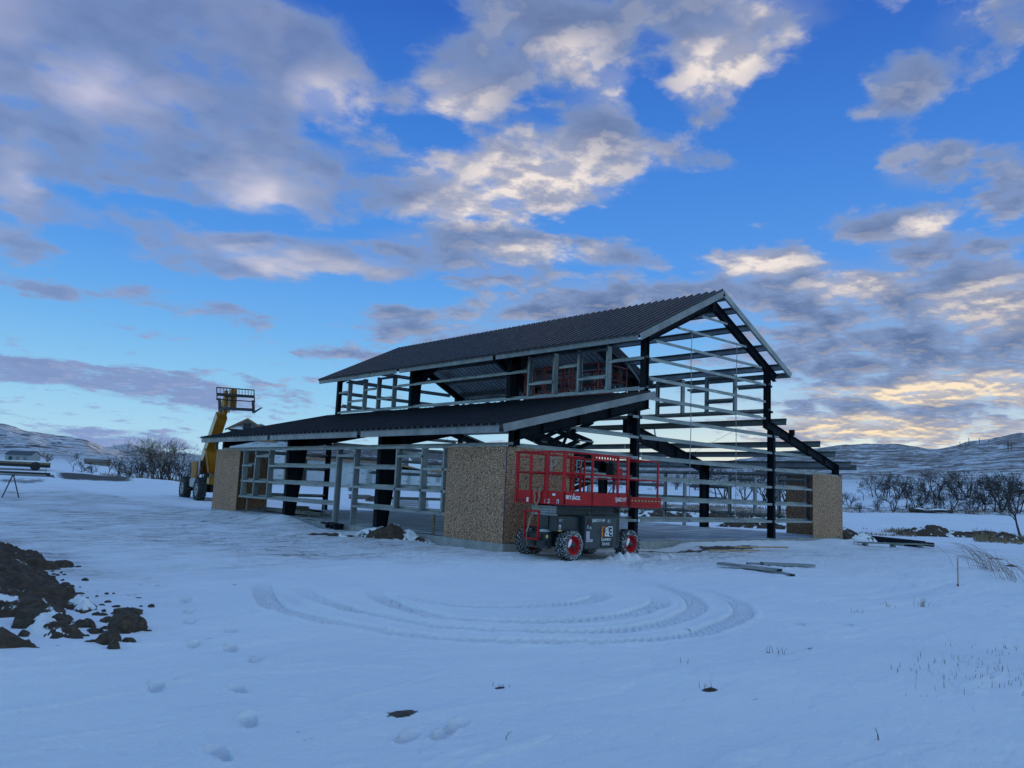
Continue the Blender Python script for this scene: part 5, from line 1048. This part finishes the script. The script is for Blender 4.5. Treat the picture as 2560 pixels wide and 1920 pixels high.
# dormer gable with open truss
xc=hxx(631); h0=hzz(1080,631); h1=hzz(1059,631)
mb=MB(); mb.add([(xc-2.6,-1.5,h0-.3),(xc,-1.5,h1),(xc,8,h1),(xc-2.6,8,h0-.3),(xc+2.6,-1.5,h0-.3),(xc+2.6,8,h0-.3)],[(0,1,2,3),(1,4,5,2),(0,4,1),(3,2,5)]); hp('dormer_roof',mb,'shingle')
mb=MB(); 
for s_ in (-1,1): mb.loft((xc,-1.6,h1),(xc+s_*2.7,-1.6,h0-.35),(-.06,.06,-.2,.05),(-.06,.06,-.2,.05),V(0,1,0),V(0,0,1))
hp('barge_board',mb,'woodh'); hp('dormer_opening',MB().bx(xc-.5,xc+.5,-1.58,-1.52,h0-.25,h0+.55),'black')
for p0_,p1_,t_,b_,m_,nm in ((740,770,1145,1212,'black','garage_opening'),(772,820,1176,1210,'wrap2','garage_door'),(824,860,1176,1212,'wrap2','garage_door'),(912,922,1175,1210,'lt','door'),(712,722,1150,1205,'wood','porch_post'),(1004,1010,1182,1218,'lt','porch_post'),(1072,1080,1160,1205,'lt','porch_post'),(1090,1100,1140,1160,'white','window'),(620,640,1140,1165,'wrap2','window')):
    yy=-.1 if p0_>700 and p1_<975 else (-3.1 if p0_>975 else -2.1); hp(nm,MB().bx(hxx(p0_),hxx(p1_),yy-.05,yy,hzz(b_,p0_),hzz(t_,p0_)),m_)
mb=MB(); mb.bx(hxx(660),hxx(702),-2.2,-2.1,hzz(1112,680)-.1,hzz(1108,680)+.1); hp('fascia_board',mb,'woodh')
mb=MB(); mb.bx(hxx(585),hxx(1110),-3.6,-2.6,0,.35); hp('footing',mb,'concrete')
# ================================================================ bare trees and shrubs
def bare(seed,h,spread,stems,depth,r0,kids=4,droop=0,trunk_h=.0,tw=.012,gn=.62):
    rs=np.random.RandomState(seed); tr=MB(); cr=MB()
    def br(p,d,L_,r,lev):
        n=3 if lev<2 else 2; pts=[p]; dd=d.copy()
        for i in range(n): dd=dd+rs.randn(3)*.16+V(0,0,.05-droop*(lev>2)); dd/=np.linalg.norm(dd); pts.append(pts[-1]+dd*L_/n)
        rr=np.linspace(r,max(tw*.6,r*.55),len(pts)); (tr if lev<1 else cr).tube(pts,rr,5 if lev<2 else 3,cap=False,smooth=lev<2)
        if lev>=depth: return
        for k in range(kids+(lev==0)):
            f=rs.uniform(.35,1.0) if k else 1.0; i=min(int(f*n),n-1); q=pts[i]+(pts[i+1]-pts[i])*(f*n-i) if i<n else pts[-1]
            a=rs.randn(3); a-=a@dd*dd; a/=np.linalg.norm(a); ang=rs.uniform(.35,.95)*spread; nd=dd*math.cos(ang)+a*math.sin(ang); nd[2]=abs(nd[2])*.6+nd[2]*.4
            br(q,nd/np.linalg.norm(nd),L_*gn*rs.uniform(.75,1.2),max(tw,r*.5*rs.uniform(.8,1.1)),lev+1)
    for s_ in range(stems):
        a=rs.uniform(0,6.28); t_=rs.uniform(.05,.55)*(stems>1)+.06; br(V(rs.randn()*.15,rs.randn()*.15,-.2)*(1 if stems>1 else .2),V(math.cos(a)*t_,math.sin(a)*t_,1),h*.42*rs.uniform(.8,1.1),r0*rs.uniform(.7,1),0)
    return tr,cr
def tree(proto,name,label,cat,px,d,h,grp=None,rz=0,z=None,lean=0):
    a=at(px,d); zz_=gz(a[0],a[1]) if z is None else z
    tr_me,cr_me,H0=proto; e=empty(name,(a[0],a[1],zz_-.05),label,cat,rz,grp); s_=h/H0; e.scale=(s_,s_,s_); e.rotation_euler=(lean,0,rz)
    for nm,me in (('trunk',tr_me),('crown',cr_me)): o=bpy.data.objects.new(nm,me); COL.objects.link(o); o.parent=e
    return e
def proto(mat,*a,**k):
    tr_,cr_=bare(*a,**k); o1=tr_.build('trunk',M[mat]); o2=cr_.build('crown',M[mat]); zz_=[v.co.z for v in o2.data.vertices]; H0=np.percentile(zz_,99.5); m1,m2=o1.data,o2.data
    bpy.data.objects.remove(o1); bpy.data.objects.remove(o2); return m1,m2,H0
BUSH=[proto('twig',s_,4,1.0,6,4,.06,3,tw=.014) for s_ in (1,2)]
BIG=proto('twig',5,9,.85,5,5,.15,2,tw=.022,gn=.72); BIG2=proto('twigp',6,9,.8,4,5,.13,3,tw=.018,gn=.68)
TREE=[proto('twig',s_,6,.95,1,5,.16,3,tw=.018,gn=.68) for s_ in (8,9)]; CLEAR=proto('twigp',12,5,.9,1,5,.14,4,tw=.022,gn=.6); GN=[proto('twig',s_,5,1.15,3,4,.13,3,tw=.018,gn=.68) for s_ in (15,16)]
G1='bare trees and shrubs left of the telehandler'
for px,d,h,pr,lb,rz in ((113,150,2.3,CLEAR,'small round bare tree standing alone before the left hills',0),(182,112,2.6,TREE[0],'leaning bare tree with a dark trunk left of the low brown building',1),(208,108,1.5,GN[0],'low tangled shrub at the foot of the leaning tree',2),(232,106,1.4,BUSH[0],'small shrub between leaning tree and forked tree',1),(270,108,2.6,TREE[1],'forked bare tree with two thick limbs beside the brown building',2.4),(302,100,2.7,BUSH[1],'dense bare thicket just left of the biggest thicket',.5),(322,103,2.3,BUSH[0],'lower dark thicket in front of the forked tree',3),
  (350,98,4.3,BIG,'tall dark bare tree at the left of the big clump',1.2),(375,97,4.8,BIG2,'pale-twigged bare tree, tallest of the big clump',0),(405,95,4.3,BIG,'dark bare tree in the middle of the big clump',3.1),(428,98,4.8,BIG2,'pale-twigged bare tree right in the big clump',2.2),(455,95,3.6,BIG,'dark bare tree nearest the telehandler wheels',4.5),(390,90,2.8,BUSH[0],'dense low shrub filling the foot of the big clump',.3),(350,91,2.4,BUSH[1],'low shrub at the left foot of the big clump',5),(432,90,2.9,BUSH[1],'low shrub at the right foot of the big clump',1.7),(470,92,2.6,BUSH[0],'low shrub beside the telehandler wheel',2.9),(412,93,2.8,GN[1],'tangled grey shrub with pale dead limbs before the clump',0)):
    tree(pr,'bare_tree' if pr in (BIG,BIG2,CLEAR) or pr in TREE else 'bare_shrub',lb,'tree' if pr in (BIG,BIG2,CLEAR) or pr in TREE else 'shrub',px,d,h,G1,rz)
# pale dead limbs
mb=MB(); a=at(372,88); z_=gz(a[0],a[1]); rs=np.random.RandomState(4)
for k in range(9):
    p=a+V(rs.randn()*1.2,rs.randn()*1.2,0); p[2]=z_; pts=[p]; d_=rs.randn(3)*.5; d_[2]=abs(d_[2])
    for i in range(5): d_+=rs.randn(3)*.35; pts.append(pts[-1]+d_*.45); pts[-1][2]=max(z_,pts[-1][2])
    mb.tube(pts,np.linspace(.07,.02,6),5)
tag(mb.build('fallen_branches',M['twigp']),'pale dead branches lying at the foot of the big bare clump','branches')
G2='gnarled trees and shrubs along the right-hand bank'
RT=[(2108,104,1.6,BUSH[0]),(2125,100,1.7,GN[0]),(2160,112,2.5,TREE[0]),(2183,119,3.4,TREE[1]),(2197,117,3.2,GN[1]),(2212,120,3.3,BUSH[1]),(2228,118,3.4,TREE[0]),(2246,116,3.3,GN[0]),(2264,99,3.3,TREE[1]),(2285,97,3.4,GN[1]),(2302,94,3.0,TREE[0]),(2318,114,3.2,BUSH[0]),(2345,116,3.7,GN[0]),(2362,98,3.0,TREE[0]),(2380,95,2.9,GN[1]),(2398,112,3.2,BUSH[1]),(2420,118,3.7,GN[0]),(2440,96,2.4,GN[1]),(2462,106,3.2,BUSH[0]),(2485,96,3.7,TREE[1]),(2505,99,3.9,GN[0]),(2528,95,4.1,TREE[0]),(2548,94,4.0,GN[1]),(2385,120,3.0,BUSH[0]),(2520,108,3.7,BUSH[0]),(2550,55,3.4,TREE[1]),(2340,100,2.2,BUSH[0]),(2425,101,2.2,BUSH[1]),(2475,120,3.0,BUSH[0]),(2268,120,2.7,BUSH[1]),(2150,91,1.2,BUSH[0]),(2192,96,1.7,BUSH[1]),(2234,94,2.2,GN[0]),(2276,92,1.2,BUSH[1]),(2305,97,1.7,BUSH[0]),(2347,95,2.2,BUSH[1]),(2389,93,1.2,GN[0]),(2418,91,1.7,BUSH[1]),(2460,96,2.2,BUSH[0]),(2502,94,1.2,BUSH[1]),(2531,92,1.7,GN[0])]
nm=['first','second','third','fourth','fifth','sixth','seventh','eighth','ninth','tenth','eleventh','twelfth','thirteenth','fourteenth','fifteenth','sixteenth','seventeenth','eighteenth','nineteenth','twentieth','twenty-first','twenty-second','twenty-third','twenty-fourth','twenty-fifth','twenty-sixth','twenty-seventh','twenty-eighth','twenty-ninth','thirtieth','thirty-first','thirty-second','thirty-third','thirty-fourth','thirty-fifth','thirty-sixth','thirty-seventh','thirty-eighth','thirty-ninth','fortieth','forty-first','forty-second','forty-third']
order=sorted(range(len(RT)),key=lambda i:RT[i][0]); rank={j:i for i,j in enumerate(order)}
for i,(px,d,h,pr) in enumerate(RT):
    kind='bare_tree' if pr in TREE else 'bare_shrub'; lb=('%s bare %s from the left on the right-hand bank'%(nm[rank[i]],'tree' if pr in TREE else 'shrub')) if px!=2550 else 'nearest bare tree, standing alone by the right edge'
    tree(pr,kind,lb,'tree' if pr in TREE else 'shrub',px,d,h,G2,i*1.7)
G3='bare trees seen through the barn frame'
TT=[(1790,100,4.4,TREE[1]),(1810,104,3.8,GN[0]),(1860,96,4.4,GN[1]),(1885,98,4.6,TREE[0]),(1910,100,4.2,BUSH[0]),(1940,97,3.8,BUSH[1]),(1965,100,4.0,GN[0]),(2000,103,3.6,BUSH[0]),(2050,106,3.4,BUSH[1]),(1500,150,2.6,BUSH[0]),(1540,155,2.8,BUSH[1]),(1585,150,2.4,BUSH[0]),(1640,152,2.6,BUSH[1]),(1690,150,3.0,BUSH[0]),(1740,146,3.0,BUSH[1])]
for i,(px,d,h,pr) in enumerate(TT):
    tree(pr,'bare_tree' if pr in TREE else 'bare_shrub','%s bare %s from the left seen through the open gable frame'%(nm[sorted(TT,key=lambda q:q[0]).index((px,d,h,pr))],'tree' if pr in TREE else 'shrub'),'tree' if pr in TREE else 'shrub',px,d,h,G3,i*2.3)
# fallen logs under the right bank
for i,(px,d,l_,rz,lb) in enumerate(((2335,91,3.4,.15,'fallen dark log with snow on it under the bank shrubs'),(2345,89.5,2.6,-.2,'shorter fallen log in front of the snowy log'),(2300,90,1.8,.4,'pale fallen limb left of the fallen logs'))):
    a=at(px,d); z_=gz(a[0],a[1]); dv=a-C0; rt_=V(dv[1],-dv[0],0); rt_/=np.linalg.norm(rt_); mb=MB(); pts=[a+rt_*t_*l_+V(0,0,.15+.12*math.sin(t_*4+i)) for t_ in np.linspace(-.5,.5,7)]
    for p in pts: p[2]+=z_
    mb.tube(pts,np.linspace(.2,.1,7),8); mb.tube([p+V(0,0,.14) for p in pts[1:-1]],[.03,.1,.12,.08,.03],6,m=1); tag(mb.build('fallen_log',[M['twig'],M['snow']]),lb,'log')
# fence posts on the right crest
for i,(px,py,hh_) in enumerate(((2428,1106,2.3),(2405,1109,1.5),(2454,1104,1.8),(2418,1108,1.0),(2478,1102,1.0),(2526,1110,2.4),(2534,1112,1.8))):
    a=at(px,335+(0 if i<5 else -60)); mb=MB(); mb.tube([(0,0,-.5),(-.25+.1*i,0,hh_)],.11,6); o=mb.build('fence_post',M['twig']); o.location=(a[0],a[1],gz(a[0],a[1])+.2); tag(o,['tallest crooked post on the right-hand hill crest','leaning short post left of the tallest crest post','slim post right of the tallest crest post','stub post just left of the tallest crest post','stub post farther right along the crest','post lower on the hill near the right edge','shorter post beside the one near the right edge'][i],'post','old fence posts on the hill crest')
# ================================================================ grasses
def blades(n,fx,label,name,mat,hmin,hmax,wd,lean=.35,kind='stuff',cat=None,parent=None):
    rs=np.random.RandomState(abs(hash(name+label))%1000 if False else n); mb=MB(); VV=[];FF=[]
    for i in range(n):
        x,y=fx(rs); den_=float(fbm(np.array([x/2.2]),np.array([y/2.2]),3,7)[0]) if n>900 else 1
        if den_<.0 and rs.rand()<.9: continue
        z=gzf(x,y) if n<900 else gz(x,y); h=rs.uniform(hmin,hmax)*(min(1.1,.35+den_*1.5) if n>900 else 1); a=rs.uniform(0,6.28); w_=wd*rs.uniform(.6,1.3); l_=rs.randn(2)*lean*h
        px_,py_=math.cos(a)*w_,math.sin(a)*w_; b=len(VV); m1=V(x+l_[0]*.4,y+l_[1]*.4,z+h*.55)
        VV+=[(x-px_,y-py_,z-.02),(x+px_,y+py_,z-.02),(m1[0]+px_*.7,m1[1]+py_*.7,m1[2]),(m1[0]-px_*.7,m1[1]-py_*.7,m1[2]),(x+l_[0],y+l_[1],z+h)]; FF+=[(b,b+1,b+2,b+3),(b+3,b+2,b+4)]
    mb.add(VV,FF); o=mb.build(name,M[mat]); 
    return tag(o,label,cat,kind=kind)
ST=[(-2.95,-11.83),(-2.89,-12.06),(-5.19,-11.8),(-4.65,-11.82),(-4.4,-12.05),(-4.69,-12.18),(-4.21,-12.32),(-5.36,-12.05),(-5.16,-12.51),(-5.22,-12.6),(-5.1,-12.35),(-5.79,-12.24),(-3.3,-11.9),(-4.0,-11.8)]
def stub(rs): c=ST[rs.randint(len(ST))]; return c[0]+rs.randn()*.16,c[1]+rs.randn()*.16
blades(170,stub,'short grey stubble poking through the snow at lower right','stubble','stub',.02,.075,.0026,.15,cat='grass')
def band(p0,p1,d0,d1):
    def f(rs): a=at(rs.uniform(p0,p1),rs.uniform(d0,d1)); return a[0],a[1]
    return f
blades(2600,band(2095,2290,47,55),'dry tan grass band beyond the right board corner','dry_grass','straw',.12,.42,.02,.3,cat='grass')
blades(1500,band(2430,2620,46,58),'dry brown grass along the right edge below the bank','dry_grass','straw',.15,.5,.022,.3,cat='grass')
blades(3200,band(1400,2060,71,84),'dry grass strip seen through the frame behind the barn','dry_grass','straw',.2,.6,.035,.3,cat='grass')
blades(2400,band(250,500,86,110),'dry grass among the bare trees on the left','dry_grass','straw',.2,.7,.035,.3,cat='grass')
blades(1600,band(2060,2560,90,100),'dry grass under the bank shrubs on the right','dry_grass','straw',.2,.6,.03,.3,cat='grass')
def tuft(x,y,n,h,lb,nm='grass_tuft',mat='straw',lean=.5,wd=.003,sp=.05):
    rs=np.random.RandomState(int(abs(x*100+y*10))); mb=MB(); z=gzf(x,y)
    for i in range(n):
        a=rs.uniform(0,6.28); l_=rs.uniform(.2,1)*lean; hh_=h*rs.uniform(.5,1); p=V(x+rs.randn()*sp,y+rs.randn()*sp,z-.01); pts=[p+V(math.cos(a)*l_*t_**1.8*h,math.sin(a)*l_*t_**1.8*h,hh_*math.sin(t_*1.5)) for t_ in (0,.35,.7,1)]
        mb.tube(pts,[wd,wd*.8,wd*.6,wd*.2],3,cap=False)
    o=mb.build(nm,M[mat]); return tag(o,lb,'grass')
for x,y,n,h,lb,mat in ((-5.56,-10.53,7,.09,'small dry weed sprig sticking up in the central right foreground','twig'),(-7.5,-11.05,5,.07,'few dry blades beside the foreground soil scrap','straw'),(-.31,-9.51,9,.10,'sprawling dry weed left of the upright grass tuft','straw'),(.35,-9.82,16,.16,'upright pale grass tuft left of the stake','straw'),(-1.85,-9.74,5,.08,'tiny bent weed with dark stalk in the right-hand snow','twig'),(-7.64,-12.52,2,.09,'single dark stalk near the bottom right of the snow','twig'),(-8.92,-10.04,6,.05,'tiny brown weed right of the lone soil scrap','twig'),(-9.86,-11.16,1,.10,'single thin straw standing in the bottom middle snow','twig'),(-10.36,-5.3,14,.10,'wisp of dry roots on the long flat clod','straw'),(-6.95,-10.4,2,.07,'short stalk standing right of the tyre tracks','twig')):
    tuft(x,y,n,h,lb,mat=mat)
for x,y,n,h,sp,lb in ((7.6,-8.6,42,.85,.22,'large wind-bent dry grass tussock at the right edge'),(6.45,-9.45,34,.75,.25,'lower dry grass tussock in front of the large one at the right edge')):
    rs=np.random.RandomState(n); mb=MB(); z=gzf(x,y)
    for i in range(n):
        p=V(x+rs.randn()*sp,y+rs.randn()*sp,z-.02); l_=rs.uniform(.5,1.1); dx_,dy_=-.75*l_+rs.randn()*.15,.68*l_*.8+rs.randn()*.15; hh_=h*rs.uniform(.35,.75); pts=[p+V(dx_*t_**1.5*h,dy_*t_**1.5*h,hh_*math.sin(t_*1.7)) for t_ in (0,.3,.6,.85,1)]
        mb.tube(pts,[.004,.0035,.003,.0022,.0012],3,cap=False)
    tag(mb.build('grass_tussock',M['straw']),lb,'grass')
# air between the barn and the far hills
